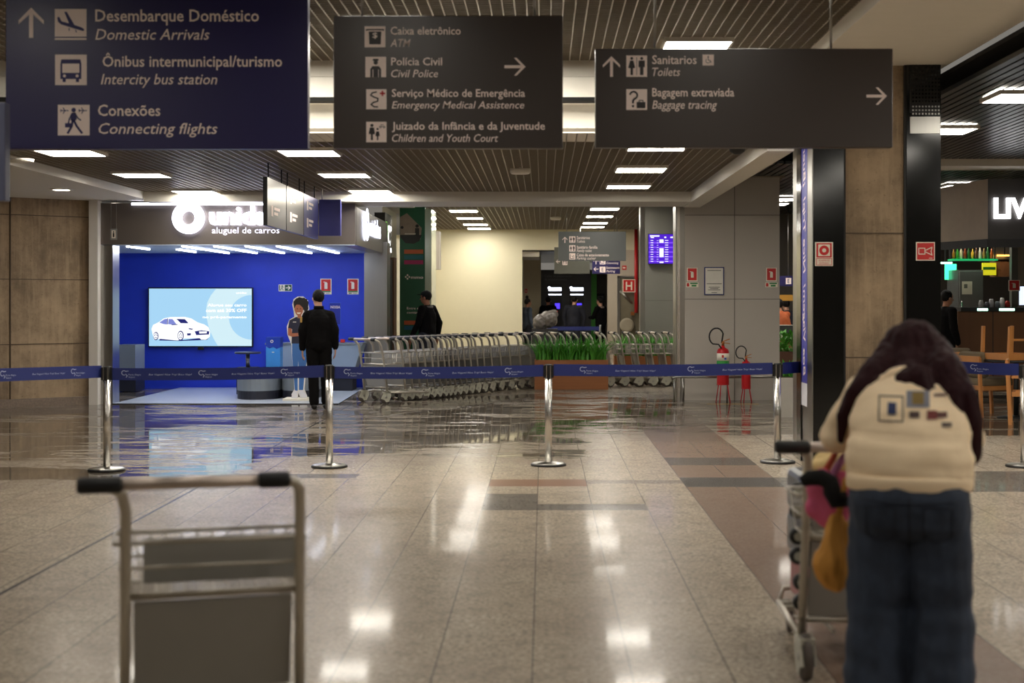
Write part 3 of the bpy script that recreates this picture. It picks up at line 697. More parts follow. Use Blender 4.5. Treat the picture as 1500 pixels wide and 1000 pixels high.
# neighbour shop sign further along
nb = thing('shop_sign', 'narrow dark shop sign with green and white lit marks beside the green banner', 'shop sign', (fx1-0.05, 26.75, 2.85))
MB(mat('dark sign metal', (70,68,60), 0.4, 0.4)).box(-0.2, 0.0, 0, 1.2, -0.5, 0.42).build('panel', nb)
g = MB(mat('lit green mark', (120,220,60), 0.5, emit=2.5)); g.box(0.0, 0.015, 0.12, 0.28, -0.05, 0.25); g.build('green_mark', nb)
g = MB(mat('lit white mark', (240,240,235), 0.5, emit=2.0)); t = MB(); t.M(ledwhite); t.text('C', 0, 0, 0.36, 0, width=0.4, bold=0.04)
g.add([(0.01, 0.45+v[0], -0.18+v[2]) for v in t.v], [tuple(f) for f in t.f]); g.box(0, 0.012, 0.5, 1.05, 0.12, 0.2); g.box(0,0.012,0.5,1.05,-0.3,-0.22); g.box(0,0.012,0.12,0.4,-0.34,-0.24); g.build('white_mark', nb)
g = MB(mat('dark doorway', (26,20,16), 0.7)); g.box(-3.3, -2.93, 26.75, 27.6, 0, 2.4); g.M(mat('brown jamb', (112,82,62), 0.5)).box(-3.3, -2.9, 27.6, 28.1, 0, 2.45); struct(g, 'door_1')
# shop soffit light bars (running into the shop)
bar = None
for i, (xx, ya, yb) in enumerate(((-6.55,22.4,23.6),(-6.1,23.7,24.9),(-5.65,22.3,25.5),(-5.15,22.3,25.5),(-4.66,22.3,25.5),(-4.17,22.3,25.5),(-3.68,22.3,25.5))):
    lab = 'slim lit light bar, %s from the left in the shop soffit' % ORD[i]
    t = thing('light_bar', lab, 'light bar', (xx, ya, fz0), 0, 'light bars in the shop soffit')
    MB(mat('light bar diffuser', (255,255,255), 0.5, emit=15, ecol=(235,240,255))).box(-.022,.022,0,yb-ya,-.03,-.012).build('diffuser', t)
    MB(whitepost).box(-.028,.028,-.01,yb-ya+.01,-.012,0.0).build('housing', t)
# TV
k = BY/F; ty = BY-0.10
tv = thing('television', 'large wall television showing a white car advert on the blue shop wall', 'television', (PX(295.5,BY), ty, PZ(464.5,BY)))
hw, hh = 76.5*k, 43.5*k
MB(black).box(-hw, hw, 0, 0.06, -hh, hh).M(black).box(-0.25, 0.25, 0.06, 0.09, -0.3, 0.3).box(-0.05,0.05,0.0,0.06,-hh-0.05,-hh).build('casing', tv, bevel=0.004)
def scr(name, rgb, e): return mat(name, (14,14,18), 0.3, emit=e, ecol=rgb, var=0.01, spec=0.3)
s_bg = scr('screen sky blue', (172,220,252), 0.74); s_pale = scr('screen pale mint', (214,242,251), 0.76); s_wh = scr('screen white', (250,252,255), 0.95); s_dk = scr('screen navy', (40,44,120), 0.7); s_gl = scr('screen glass blue', (120,130,200), 0.9)
g = MB(s_bg); a, c = hw-0.02, hh-0.02; g.rect(-a, a, -c, c, -0.001)
S = lambda px, py: ((px-750)/1260*2*a*1.0, -(py-455)/720*2*c)     # coordinates of the zoomed advert
g.M(s_pale)
arc = [S(940,100)]+[S(820+120*((py-360)/260.0)**2 if py < 360 else 820+130*((py-360)/430.0)**2, py) for py in (180,270,360,450,540,630,720,810)]
inner = [S(1380-280*math.sin(math.radians(q)), 455-280*math.cos(math.radians(q))) for q in range(175, 4, -10)]
g.flat(arc+[S(1378,810)]+[S(1378,736)]+[p for p in inner if p[0] < a-0.005]+[S(1378,178), S(1378,100)], -0.002)
g.M(s_wh)
car = [(160,650),(150,600),(170,550),(240,515),(300,470),(380,452),(560,450),(640,470),(720,520),(800,545),(850,580),(870,640),(865,700),(820,735),(760,735),(740,715),(560,720),(470,745),(260,725),(180,735)]
g.flat([S(*p) for p in car], -0.003)
g.M(s_gl); g.flat([S(*p) for p in ((245,520),(310,478),(345,472),(340,545),(300,540))], -0.004); g.flat([S(*p) for p in ((352,540),(362,475),(410,478),(455,540),(420,548))], -0.004)
g.M(s_dk); g.flat([S(*p) for p in ((455,475),(560,478),(605,530),(510,528))], -0.004); g.line([S(350,470),S(346,540)], .012, -0.0045); g.line([S(400,550),S(470,545)], .012, -0.0045)
for cx_, cy_, rr in ((205,690,52),(508,685,62)):
    p = S(cx_, cy_); g.M(s_dk).disc(p[0], p[1], rr/1260*2*a*0.62, -0.0045, 20, rr/720*2*c); g.M(s_wh).disc(p[0]-.004, p[1], rr*.78/1260*2*a*0.62, -0.005, 20, rr*.78/720*2*c)
    for q in range(5):
        an = q*1.257+0.3; g.M(s_dk).disc(p[0]+.022*math.cos(an), p[1]+.036*math.sin(an), .010, -0.0055, 8)
g.M(s_dk)
g.flat([S(*p) for p in ((680,630),(760,618),(860,630),(855,670),(700,678))], -0.0045); g.M(s_wh).flat([S(*p) for p in ((735,632),(830,632),(828,655),(738,658))], -0.005); g.M(s_dk)
g.flat([S(*p) for p in ((585,655),(635,655),(630,682),(590,684))], -0.0045); g.flat([S(*p) for p in ((605,590),(660,600),(650,612),(612,605))], -0.0045)
g.flat([S(*p) for p in ((240,745),(265,712),(460,735),(560,738),(760,712),(860,705),(830,738),(740,742),(500,752))], -0.0028)
g.M(s_wh)
for s_, xx, zz, wd, cp in (('Alugue seu carro',1318,318,480,34),('com até 30% OFF',1318,388,500,40),('no pré-pagamento',1318,466,540,30),('unidas',1318,160,130,24)):
    x_, z_ = S(xx, zz); g.text(s_, x_-wd/1260*2*a, z_, cp/720*2*c, -0.006, width=wd/1260*2*a, bold=0.03)
g.build('screen', tv)
# safety signs
def ext_sign(x, y, z, w_, h_, label, facing=0, strip=True):
    t = thing('extinguisher_sign', label, 'safety sign', (x, y, z), facing)
    MB(safewhite).box(-w_/2, w_/2, -0.004, 0, -h_/2, h_/2).build('plate', t)
    g = MB(redvinyl); z0 = -h_/2+(h_*0.22 if strip else h_*0.08); g.rect(-w_*.42, w_*.42, z0, h_*.45, -.006); zc = (z0+h_*.45)/2
    g.M(safewhite).rect(-w_*.13, w_*.13, zc-h_*.24, zc+h_*.13, -.007); g.flat([(-w_*.13,zc+h_*.13),(w_*.13,zc+h_*.13),(w_*.05,zc+h_*.2),(-w_*.05,zc+h_*.2)], -.007); g.rect(-w_*.22, -w_*.05, zc+h_*.17, zc+h_*.22, -.007)
    if strip:
        g.M(mat('green print', (60,140,80), 0.5)).rect(-w_*.42, w_*.42, -h_*.36, -h_*.28, -.006); g.M(mat('grey print', (120,120,110), 0.5)); g.rect(-w_*.38, -w_*.1, -h_*.46, -h_*.39, -.006); g.rect(0, w_*.36, -h_*.44, -h_*.41, -.006)
    g.build('pictogram', t); return t
for px, lab in ((477.5,'red extinguisher sign above the guard on the blue shop wall'),(517,'red extinguisher sign at the right end of the blue shop wall')): ext_sign(PX(px,BY), BY, PZ(419.5,BY), 16.5*k, 23*k, lab)
t = thing('exit_sign', 'small green exit sign on the blue wall right of the television', 'safety sign', W(418,421.5,BY))
MB(safewhite).box(-9.8*k, 9.8*k, -.006, 0, -5*k, 5*k).build('plate', t)
g = MB(mat('exit green', (18,84,66), 0.5)); g.rect(-0.6*k, 9.2*k, -4.4*k, 4.4*k, -.008); g.line([(-7*k,-3.5*k),(-5*k,0),(-3*k,-3.5*k)], .8*k, -.008); g.line([(-5*k,0),(-5*k,2*k),(-3*k,1*k)], .9*k, -.008); g.disc(-4.6*k, 3.1*k, .9*k, -.008, 8); g.rect(-8.8*k, -7.6*k, -4*k, 4*k, -.008); g.build('pictogram', t)
g = MB(safewhite); g.line([(1.2*k,0),(6.8*k,0)], 1.3*k, -.01); g.line([(4.4*k,2.6*k),(7.2*k,0),(4.4*k,-2.6*k)], 1.3*k, -.01); g.build('arrow', t)
t = thing('wall_poster', 'blue rounded poster behind the guard with white lettering', 'poster', W(491,459,BY)); g = MB(mat('poster blue', (24,44,150), 0.4)); g.box(-8*k,8*k,-.01,0,-15.5*k,15.5*k); g.M(mat('poster edge', (70,110,220), 0.4)); g.line([(-8*k,15.5*k),(8*k,15.5*k),(8*k,-15.5*k)], .5*k, -.012); g.build('panel', t, bevel=0.004)
MB(signwhite).text('NOSSA', -9.5*k+3*k, 7.6*k, 3.6*k, -.014, width=14*k, bold=.02).build('lettering', t)
# counters, pedestal table, display bin
grayc = mat('counter gray laminate', (124,132,140), 0.4, var=0.03); darkbase = mat('counter dark plinth', (34,36,48), 0.5)
def counter(label, px0, px1, d, zt, dep, name='counter'):
    x0, x1 = PX(px0,d), PX(px1,d); t = thing(name, label, 'counter', ((x0+x1)/2, d, 0)); h = (x1-x0)/2
    poly = [(h*math.sin(a), dep*(1-math.cos(a))*0.5) for a in [math.radians(q) for q in range(-90, 91, 12)]]
    pts = [(-h, dep)]+[(x, y+0.0) for x, y in poly]+[(h, dep)]
    def slab(z0, z1, m, s=1.0):
        g = MB(m); n = len(pts); vs = [(x*s, y, z0) for x, y in pts]+[(x*s, y, z1) for x, y in pts]
        g.add(vs, [tuple(range(n-1,-1,-1)), tuple(range(n, 2*n))]+[(i, (i+1)%n, n+(i+1)%n, n+i) for i in range(n)]); return g
    slab(0.013, 0.15, darkbase, 0.99).build('plinth', t); slab(0.15, zt-0.02, grayc).build('body', t); slab(zt-0.02, zt, mat('counter top pale', (176,182,188), 0.3), 1.01).build('top', t); return t
counter('low curved gray counter with dark plinth in the middle of the shop', 339, 404, 22.9, 0.47, 1.0)
counter('curved gray counter behind the woman cutout', 406, 462, 23.0, 0.47, 1.0)
t = thing('service_desk', 'pale gray service desk with slanted front along the back of the shop', 'desk', (PX(455,25.2), 25.2, 0))
h = 65*25.2/F
g = MB(mat('desk pale blue gray', (150,168,188), 0.35, var=0.03)); g.prism([(-h,0.25),(-h,0.83),(h+.12,0.83),(h-.05,0.25)], 0, 0.6); g.build('front_panel', t); MB(darkbase).box(-h, h-.05, 0.05, 0.6, 0.013, 0.25).build('plinth', t); MB(grayc).box(-h-.02, h+.14, -.02, .62, .83, .86).build('desktop', t)
t = thing('red_box', 'tiny red object on the service desk right of the guard', 'box', (PX(501,25.4), 25.4, 0.86)); MB(redvinyl).box(-.03,.05,0,.06,0,.06).build('body', t, bevel=.006)
t = thing('side_desk', 'gray desk unit at the left edge inside the rental shop', 'desk', (PX(183,25.0), 25.0, 0)); MB(grayc).box(-.18,.18,0,.6,.3,.83).build('front_panel', t); MB(darkbase).box(-.18,.18,.03,.6,.013,.3).build('plinth', t)
t = thing('pedestal_table', 'small dark pedestal table between television and display bin', 'table', (PX(363,24.4), 24.4, 0)); MB(mat('table dark top', (40,42,64), 0.3)).lathe([(.0,.70),(.22,.70),(.225,.715),(.22,.73),(0,.73)]).build('tabletop', t); MB(steel).tube([(0,0,.45),(0,0,.70)], .035, 14).M(darkbase).box(-.16,.16,-.16,.16,.013,.47).build('pedestal', t)
t = thing('display_bin', 'light blue square display bin with dark blue top left of the cutout', 'display bin', (PX(402,24.2), 24.2, 0)); MB(mat('sky blue card', (62,150,226), 0.5)).box(-.12,.12,-.12,.12,.4,.82).build('body', t); MB(mat('royal blue card', (20,60,170), 0.5)).prism([(-.123,.99),(-.123,.84),(-.06,.80),(0,.83),(.06,.79),(.123,.82),(.123,.99)], -.123, .123).build('top_band', t)
g = MB(safewhite); g.ring(-.02,.92,.014,.026,-.125,16); g.rect(-.02,.02,.73,.745,-.123); g.build('logo', t); MB(darkbase).box(-.1,.1,-.1,.1,.013,.4).build('stand', t)

# ------------------------------------------------------------------ far banner, pillar signs, passage
d = 28.2
bn = thing('totem_banner', 'tall green advertising banner behind the man in the cap', 'banner', (PX(604,d), d, 0)); h = 18.5*d/F; k = d/F
MB(mat('banner green', (26,92,58), 0.4, var=0.05)).box(-h, h, 0, 0.15, 0, PZ(303,d)).build('panel', bn)
bz = lambda py: PZ(py, d)
bxx = lambda px: (px-604)*k
g = MB(mat('photo print tan', (150,128,112), 0.5, var=0.3)); g.flat([(bxx(586),bz(318)),(bxx(596),bz(312)),(bxx(618),bz(334)),(bxx(616),bz(350)),(bxx(606),bz(357)),(bxx(594),bz(356)),(bxx(586),bz(346))], -.003)
g.M(mat('photo print dark', (40,32,30), 0.5)); g.flat([(bxx(586),bz(344)),(bxx(618),bz(344)),(bxx(614),bz(353)),(bxx(606),bz(357)),(bxx(594),bz(356)),(bxx(586),bz(347))], -.004); g.disc(bxx(611),bz(331),.035,-.004,10); g.disc(bxx(589),bz(333),.03,-.004,10); g.rect(bxx(608),bxx(614),bz(345),bz(334),-.004)
g.M(safewhite).rect(bxx(593),bxx(609),bz(343),bz(342),-.005); g.build('photo_print', bn)
for py, c in ((368.5,(206,98,50)),(376.5,(26,104,110)),(384,(176,40,96)),(472.5,(206,98,50)),(480,(26,104,130))): MB(mat('ribbon %d' % c[0]+'_%d' % c[2], c, 0.5)).rect(bxx(592), bxx(620), bz(py+3), bz(py-3), -.003).build('ribbon', bn)
g = MB(signwhite); g.text('mmo', bxx(602), bz(408), 4.2*k, -.003, width=18*k, bold=.02)
for sx_, sz_ in ((0,2.6),(2.6,0),(0,-2.6),(-2.6,0)): g.flat([(bxx(597)+(sx_+a_)*k, bz(405.5)+(sz_+b_)*k) for a_, b_ in ((0,1.6),(1.6,0),(0,-1.6),(-1.6,0))], -.003)
g.text('Entre em', bxx(596), bz(453), 3.4*k, -.003, width=22*k, bold=.01); g.text('contato', bxx(596), bz(459), 3.2*k, -.003, width=20*k, bold=.01); g.build('lettering', bn)
g = MB(mat('glossy pale column face', (196,206,184), 0.15, 0.3, var=0.1)); g.box(PX(622.5,d), PX(632,d), d-0.0, d+1.2, 0, PZ(306,d)); struct(g, 'trim_15')
# flight screen
t = thing('flight_screen', 'purple flight information screen on the gray pillar', 'screen', W(972,364.5,PD-0.12)); k = (PD-0.12)/F
MB(black).box(-22.5*k,22.5*k,0,.08,-22*k,22*k).build('casing', t)
sp = scr('screen violet', (86,32,220), 0.7); sp2 = scr('screen light violet', (120,70,240), 1.0)
g = MB(sp); g.rect(-22*k,22*k,-21.5*k,21.5*k,-.002); g.M(sp2)
for i in range(10): g.rect(-21.5*k, 21.5*k, (11.5-i*3.4)*k, (13.4-i*3.4)*k, -.003) if i % 2 else None
g.M(s_wh)
for i in range(10):
    z = (12-i*3.4)*k; g.rect(-19*k, -15*k, z, z+.9*k, -.004); g.rect(2*k, 7*k, z, z+.9*k, -.004); g.rect(-10*k,-7.5*k,z,z+.5*k,-.004); g.rect(20*k,21*k,z,z+.9*k,-.004)
for a_, b_ in ((14,9),(1,-12),(-18.5,-20.5)): g.rect(-6*k, 0, b_*k, a_*k, -.004)
g.rect(-20*k,-6*k,18*k,20*k,-.004); g.rect(-19*k,-14*k,16*k,17.4*k,-.004); g.rect(1*k,4*k,16*k,18*k,-.004); g.rect(10*k,16*k,16*k,18*k,-.004); g.build('screen', t)
# gray wall block signs
k = GY/F
for px, lab in ((1014,'red extinguisher sign left of the framed notice on the gray wall'),(1130,'red extinguisher sign at the right end of the gray wall')):
    t = ext_sign(PX(px,GY), GY, PZ(402,GY), 15.5*k, 20*k, lab, strip=False)
    g = MB(safewhite); g.box(-9*k, 9*k, -.004, 0, -18.5*k, -11.5*k); g.M(redvinyl).rect(-8*k,-4.5*k,-17.5*k,-12.5*k,-.006); g.M(mat('green print', (60,140,80), 0.5)).rect(-3*k,8*k,-14*k,-12*k,-.006); g.rect(-1*k,6*k,-17.6*k,-15*k,-.006); g.build('lower_plate', t)
t = thing('notice_frame', 'white notice in a thin navy frame between the extinguisher signs', 'notice', W(1046,411.5,GY)); MB(mat('navy frame', (40,52,110), 0.4)).box(-14.5*k,14.5*k,-.02,0,-20.5*k,20.5*k).build('frame', t)
g = MB(mat('notice paper', (226,222,212), 0.6)); g.rect(-13*k,13*k,-19*k,19*k,-.022); g.M(mat('grey print', (120,120,110), 0.5))
for z, a_ in ((15.5,10),(-4,11),(-9,8),(-11,6),(-13,9),(-17,4)): g.rect(-a_*k, a_*k, (z-.5)*k, (z+.5)*k, -.024)
g.build('paper', t)
# column signs
d = CY; k = d/F
t = thing('fire_alarm_sign', 'red and white fire alarm sign on the left black panel of the column', 'safety sign', W(1207,372,d)); MB(safewhite).box(-13.2*k,13.2*k,-.004,0,-17.5*k,17.5*k).build('plate', t)
g = MB(redvinyl); g.rect(-11.2*k,11.2*k,-5*k,16*k,-.006); g.M(safewhite).rect(-8.6*k,8.6*k,-3*k,14*k,-.007); g.M(redvinyl).disc(0,5.4*k,7.2*k,-.008,28); g.M(safewhite).disc(0,5.4*k,3.0*k,-.009,20)
g.M(redvinyl); 
for a_, b_ in (((-11.2,-6.6),(11.2,-6.6)),((11.2,-6.6),(11.2,-16)),((11.2,-16),(-11.2,-16)),((-11.2,-16),(-11.2,-6.6))): g.line([(a_[0]*k,a_[1]*k),(b_[0]*k,b_[1]*k)], .8*k, -.006)
g.text('ALARME DE', -8*k, -10.6*k, 2.4*k, -.006, width=16*k, bold=.0); g.text('INCÊNDIO', -7*k, -14.6*k, 2.4*k, -.006, width=14*k, bold=0); g.build('pictogram', t)
t = thing('hose_sign', 'square red sign with a white horn symbol on the right black panel', 'safety sign', W(1355.5,368,d)); MB(safewhite).box(-13.8*k,13.8*k,-.004,0,-13.6*k,13.6*k).build('plate', t)
g = MB(redvinyl); g.rect(-12.4*k,12.4*k,-12.2*k,12.2*k,-.006); g.M(safewhite)
g.line([(-10*k,-4*k),(-10*k,4.5*k),(-1*k,4.5*k),(-1*k,-4*k),(-10*k,-4*k)], 1.3*k, -.008); g.line([(-1*k,1*k),(9.5*k,6*k),(8*k,0),(9.5*k,-5.5*k),(-1*k,-.5*k)], 1.3*k, -.008); g.rect(5*k,10*k,-10.5*k,-9.6*k,-.008); g.build('pictogram', t)
# ------------------------------------------------------------------ stanchions and belts
st = None; posts = []
def stanchion(px, py, lab):
    global st
    d = EYE*F/(py-VY); x = PX(px, d)
    if st is None:
        st = thing('stanchion', lab, 'stanchion', (x, d, 0), 0, 'belt barrier posts')
        MB(black).lathe([(.172,0),(.174,.012),(.168,.022)], n=40).build('base_ring', st); MB(steel).lathe([(.166,.02),(.15,.028),(.06,.036),(.045,.042)], n=40).build('base', st)
        MB(chrome).lathe([(.035,.03),(.035,.90)], n=32).build('post', st)
        g = MB(black); g.lathe([(.036,.86),(.038,.865),(.038,.975),(.036,.985),(0.01,.988)], n=32)
        for a in range(4): g.cbox((.04*math.cos(a*math.pi/2), .04*math.sin(a*math.pi/2), .915), .02 if a%2==0 else .03, .03 if a%2==0 else .02, .12)
        g.M(chrome).box(-.024,.024,-.0395,-.03,.86,.975)
        g.build('belt_head', st)
    else: dup(st, (x, d, 0), 0, lab)
    posts.append(Vector((x, d, 0)))
stanchion(156.5, 689, 'leftmost polished belt barrier post in front of the rental shop')
stanchion(482.5, 684, 'polished belt barrier post right of the standing guard')
stanchion(803.5, 681.5, 'polished belt barrier post in front of the wooden planter')
stanchion(1139, 677.5, 'polished belt barrier post left of the clad column')
stanchion(1500, 683.5, 'polished belt barrier post at the right border by the cafe chairs')
def belt(p0, p1, z0, z1, lab, cells, sag=0.012, wd=0.115):
    p0 = Vector((p0[0], p0[1], 0)); p1 = Vector((p1[0], p1[1], 0)); d = p1-p0; L = d.length; ang = math.atan2(d.y, d.x)
    t = thing('barrier_belt', lab, 'barrier belt', (p0.x, p0.y, 0), ang, 'navy barrier belts')
    def zc(u): return z0+(z1-z0)*u-sag*4*u*(1-u)
    n = 30; g = MB(navy); vs = []
    for i in range(n+1):
        u = i/n; x = L*u
        for y, zz in ((-.0015,-wd/2),(-.0015,wd/2),(.0015,wd/2),(.0015,-wd/2)): vs.append((x, y, zc(u)+zz))
    fs = []
    for i in range(n):
        for q in range(4): fs.append((4*i+q, 4*i+4+q, 4*i+4+(q+1)%4, 4*i+(q+1)%4))
    fs += [(0,1,2,3), (4*n+3,4*n+2,4*n+1,4*n)]
    g.add(vs, [tuple(reversed(f)) for f in fs]); g.build('webbing', t)
    pr = MB(beltwhite)
    for kind, u, wdt in cells:
        x = L*u; q = MB()
        q.M(beltwhite)
        if kind == 'T': q.text('Boa Viagem! Nice Trip! Buen Viaje!', x, -.010, .015, 0, width=.40, bold=.0, italic=True, align='C')
        else:
            q.ring(x-.09, .012, .018, .024, 0, 16, .6, 5.2); q.line([(x-.075,.0),(x-.06,-.016),(x-.07,-.03)], .006, 0); q.line([(x-.075,.026),(x-.05,.03)], .006, 0)
            q.text('Porto Alegre', x-.05, -.012, .015, 0, width=.115, bold=.0); q.text('Airport', x-.05, -.034, .014, 0, width=.06, bold=.0)
        pr.add([(v[0], -.003, v[2]+zc(v[0]/L)) for v in q.v], [tuple(f) for f in q.f])
    if pr.f: pr.build('printed_text', t)
    return t
def edge(a, b_, r=.05):
    v = (b_-a).normalized(); return a+v*r, b_-v*r
e0, e1 = edge(posts[0], posts[1]); belt(e0, e1, .912, .925, 'navy belt between the leftmost post and the post by the guard', (('L',.10,0),('T',.27,.62),('L',.46,0),('T',.66,.62),('L',.85,0)))
e0, e1 = edge(posts[1], posts[2]); belt(e0, e1, .912, .925, 'navy belt crossing in front of the nested trolleys', (('L',.10,0),('T',.27,.62),('L',.47,0),('T',.66,.62),('L',.87,0)))
e0, e1 = edge(posts[2], posts[3]); belt(e0, e1, .93, .935, 'navy belt crossing in front of the fire extinguishers', (('L',.17,0),('T',.37,.62),('L',.66,0),('T',.86,.55)))
belt(posts[3]+Vector((.05,0,0)), Vector((X0-.015, 14.36, 0)), .935, .935, 'short navy belt from the fourth post to the column', (), 0)
p5 = posts[4]; e0 = Vector((X3, 14.3, 0)); e1 = p5-Vector((.05,0,0)); belt(e0, e1, .97, .94, 'navy belt between the column and the right border post', (('L',.62,0),('T',.2,.5)))
pl = W(-60, 556, 11.9); e1 = posts[0]-Vector((.05,0,0)); belt(pl, e1, PZ(551,11.9), .935, 'navy belt leaving the leftmost post toward the left border', (('L',.83,0),('T',.6,.62),('L',.33,0)), 0.0)

# ------------------------------------------------------------------ luggage trolleys
def make_trolley(label, loc, rz, group, dark=False):
    t = thing('luggage_trolley', label, 'luggage trolley', loc, rz, group)
    g = MB(alu)
    r = .019
    # left upright rises and bends back to the bar, right upright curves into the bar
    g.tube([(.295,.10,.16),(.29,.035,.62),(.286,-.02,.90),(.28,-.06,.965),(.26,-.095,.99),(.225,-.1,1.0)], r, 10)
    g.tube([(-.295,.10,.16),(-.29,.035,.62),(-.288,-.02,.90),(-.30,-.07,.965),(-.33,-.098,.99),(-.37,-.1,1.0)], r, 10)
    g.tube([(-.29,.045,.60),(.29,.045,.60)], .012, 8); g.tube([(-.295,.13,.24),(.295,.13,.24)], .014, 8)
    g.build('frame', t)
    MB(mat('bare aluminium bar', (205,190,178), 0.35, 0.7)).tube([(-.30,-.1,1.0),(.14,-.1,1.0)], .021, 12).build('handle_bar', t)
    for xa, xb in ((-.44,-.30),(.14,.245)): MB(rubber).tube([(xa,-.1,1.0),(xa+.01,-.1,1.0),(xb-.01,-.1,1.0),(xb,-.1,1.0)], [.022,.028,.028,.024], 12).build('grip', t)
    # brake lever
    # basket
    g = MB(alu); zr, zb = .785, .61; y0, y1 = .03, .27
    for z, a in ((zr,.33),(zb,.29),(.70,.31)):
        g.tube([(-a,y0,z),(a-.02,y0,z),(a-.02,y1,z),(-a,y1,z)], .006 if z != zr else .008, 6, closed=True)
    for i in range(13):
        x = -.29+.58*i/12; g.tube([(x*1.1,y1,zr),(x,y1,zb),(x,y0,zb)], .0035, 5)
    for i in range(4):
        y = y0+(y1-y0)*i/3
        for s in (-1, 1): g.tube([(s*.31,y,zr),(s*.28,y,zb)], .0035, 5)
    for i in range(7): g.tube([(-.29,y0+i*.04,zb),(.29,y0+i*.04,zb)], .003, 5)
    g.build('basket', t)
    g = MB(trolpanel); g.cbox((.03,.19,.695), .53, .006, .155); g.build('basket_panel', t)
    g = MB(trolpanel); q = Matrix.Rotation(math.radians(-14), 3, 'X'); g.cbox((0,.09,.42), .53, .01, .34, Matrix.Rotation(math.radians(14), 3, 'X')); g.build('back_panel', t, bevel=.004)
    # low deck
    g = MB(alu); g.tube([(-.295,.16,.17),(-.25,.95,.14),(.25,.95,.14),(.295,.16,.17)], .017, 8)
    for x in (-.15, 0, .15): g.tube([(x,.14,.19),(x*.8,.95,.145)], .010, 6)
    g.tube([(-.25,.95,.14),(-.22,1.0,.2),(.22,1.0,.2),(.25,.95,.14)], .012, 6); g.tube([(-.27,.55,.155),(.27,.55,.155)], .010, 6)
    g.build('deck', t)
    for sx_ in (-1, 1):
        x = sx_*.285
        g = MB(tyre); g.lathe([(.045,-.02),(.095,-.018),(.1,-.006),(.1,.006),(.095,.018),(.045,.02)], (x,.06,.1), 20, 'X'); wv = g.build('rear_wheel', t)
        g = MB(castorgrey)
        for sd in (-1, 1):
            pts = [(-.1,.08),(-.06,.15),(.02,.19),(.09,.17),(.1,.11),(.05,.03),(0,.02),(-.03,.06)]
            g.add([(x+sd*.03, .06+a_, b_) for a_, b_ in pts]+[(x+sd*.024, .06+a_, b_) for a_, b_ in pts], [tuple(range(8)), tuple(range(15,7,-1))]+[(i,8+i,8+(i+1)%8,(i+1)%8) for i in range(8)])
        g.box(x-.03,x+.03,.0,.14,.16,.185); g.M(steel).lathe([(.018,-.034),(.018,.034)], (x,.06,.1), 12, 'X'); g.build('castor_fork', t)
        g = MB(tyre); g.lathe([(.02,-.014),(.055,-.012),(.06,0),(.055,.012),(.02,.014)], (sx_*.2,.93,.06), 16, 'X').M(castorgrey).box(sx_*.2-.022,sx_*.2+.022,.90,.97,.08,.13); g.build('front_wheel', t)
    return t
# foreground trolley
tf = make_trolley('empty luggage trolley out of focus in the left foreground', (PX(311,4.8), 4.83, 0), math.radians(15), 'luggage trolleys')
def row_pos(px, d, ang):   # px of the right upright, ang of travel from +x
    p = W(px, 500, d); rz = ang-math.pi/2
    R = Matrix.Rotation(rz, 3, 'Z'); o = Vector((p.x, d, 0))-R @ Vector((.288, .03, 0)); return o, rz
o, rz = row_pos(562, 22.2, math.radians(44)); dup(tf, o, rz, 'front luggage trolley standing slightly apart at the left end of the row')
xs = [589.6,600,611,622,632.5,641,650,656.5,663,671,679.5,688.6,698,708,719,732.5,746.6,761,776,793,811,830,850,871,891,912,933,954,973,992]
dpt = lambda px: 22.75+(px-590)*(.75/50) if px < 640 else (23.5+(px-640)*(1.15/60) if px < 700 else (24.65+(px-700)*(1.45/70) if px < 770 else (26.1+min(px-770,60)*(.35/60)+max(0,px-830)*.0017)))
for i, px in enumerate(xs):
    a = xs[max(0,i-2)]; b2 = xs[min(len(xs)-1,i+2)]
    pa = W(a,500,dpt(a)); pb = W(b2,500,dpt(b2)); ang = math.atan2(pb.y-pa.y, pb.x-pa.x)
    o, rz = row_pos(px, dpt(px), ang); dup(tf, o, rz, 'nested luggage trolley, %s behind the front one in the long row' % ORD[i])

# ------------------------------------------------------------------ planters
def planter(px0, px1, ytop, d, dep, lab, flab, blades, z0=0.0):
    x0, x1 = PX(px0,d), PX(px1,d); zt = PZ(ytop,d); cx = (x0+x1)/2; h = (x1-x0)/2
    t = thing('planter', lab, 'planter', (cx, d, 0)); g = MB(wood)
    g.box(-h,h,0,.02,0,zt); g.box(-h,h,dep-.02,dep,0,zt); g.box(-h,-h+.02,.02,dep-.02,0,zt); g.box(h-.02,h,.02,dep-.02,0,zt)
    g.build('box', t, bevel=.003); MB(soil).box(-h+.02,h-.02,.02,dep-.02,zt-.15,zt-.04).build('soil', t)
    g = MB(leaf); rnd = random.Random(int(px0))
    for i in range(blades):
        x = cx+rnd.uniform(-h+.03,h-.03); y = d+rnd.uniform(.05,dep-.05); z = zt-.06
        an = rnd.uniform(0, 2*math.pi); L = rnd.uniform(.32,.6); lean = rnd.uniform(.15,.9); wd = rnd.uniform(.012,.024)
        dr = Vector((math.cos(an), math.sin(an), 0)); sd = Vector((-math.sin(an), math.cos(an), 0)); vs = []
        for q in range(6):
            u = q/5; pt = Vector((x,y,z))+dr*(lean*L*u*u*.9)+Vector((0,0,L*(u-.42*lean*u*u))); ww = wd*(1-u**2.2)+.001
            vs += [pt-sd*ww+Vector((0,0,.004)), pt, pt+sd*ww+Vector((0,0,.004))]
        g.add(vs, [f for q in range(5) for f in ((3*q,3*q+1,3*q+4,3*q+3),(3*q+1,3*q+2,3*q+5,3*q+4))], True)
    f = g.build('planter_foliage'); tag(f, flab, 'plants', None, 'stuff')
planter(783, 891, 527, 25.75, .42, 'long wooden planter box in front of the trolley row', 'green strap leaved plants filling the front wooden planter', 420)
planter(900, 993, 521, 28.0, .45, 'second wooden planter box behind the right end of the trolley row', 'green strap leaved plants filling the rear wooden planter', 330)

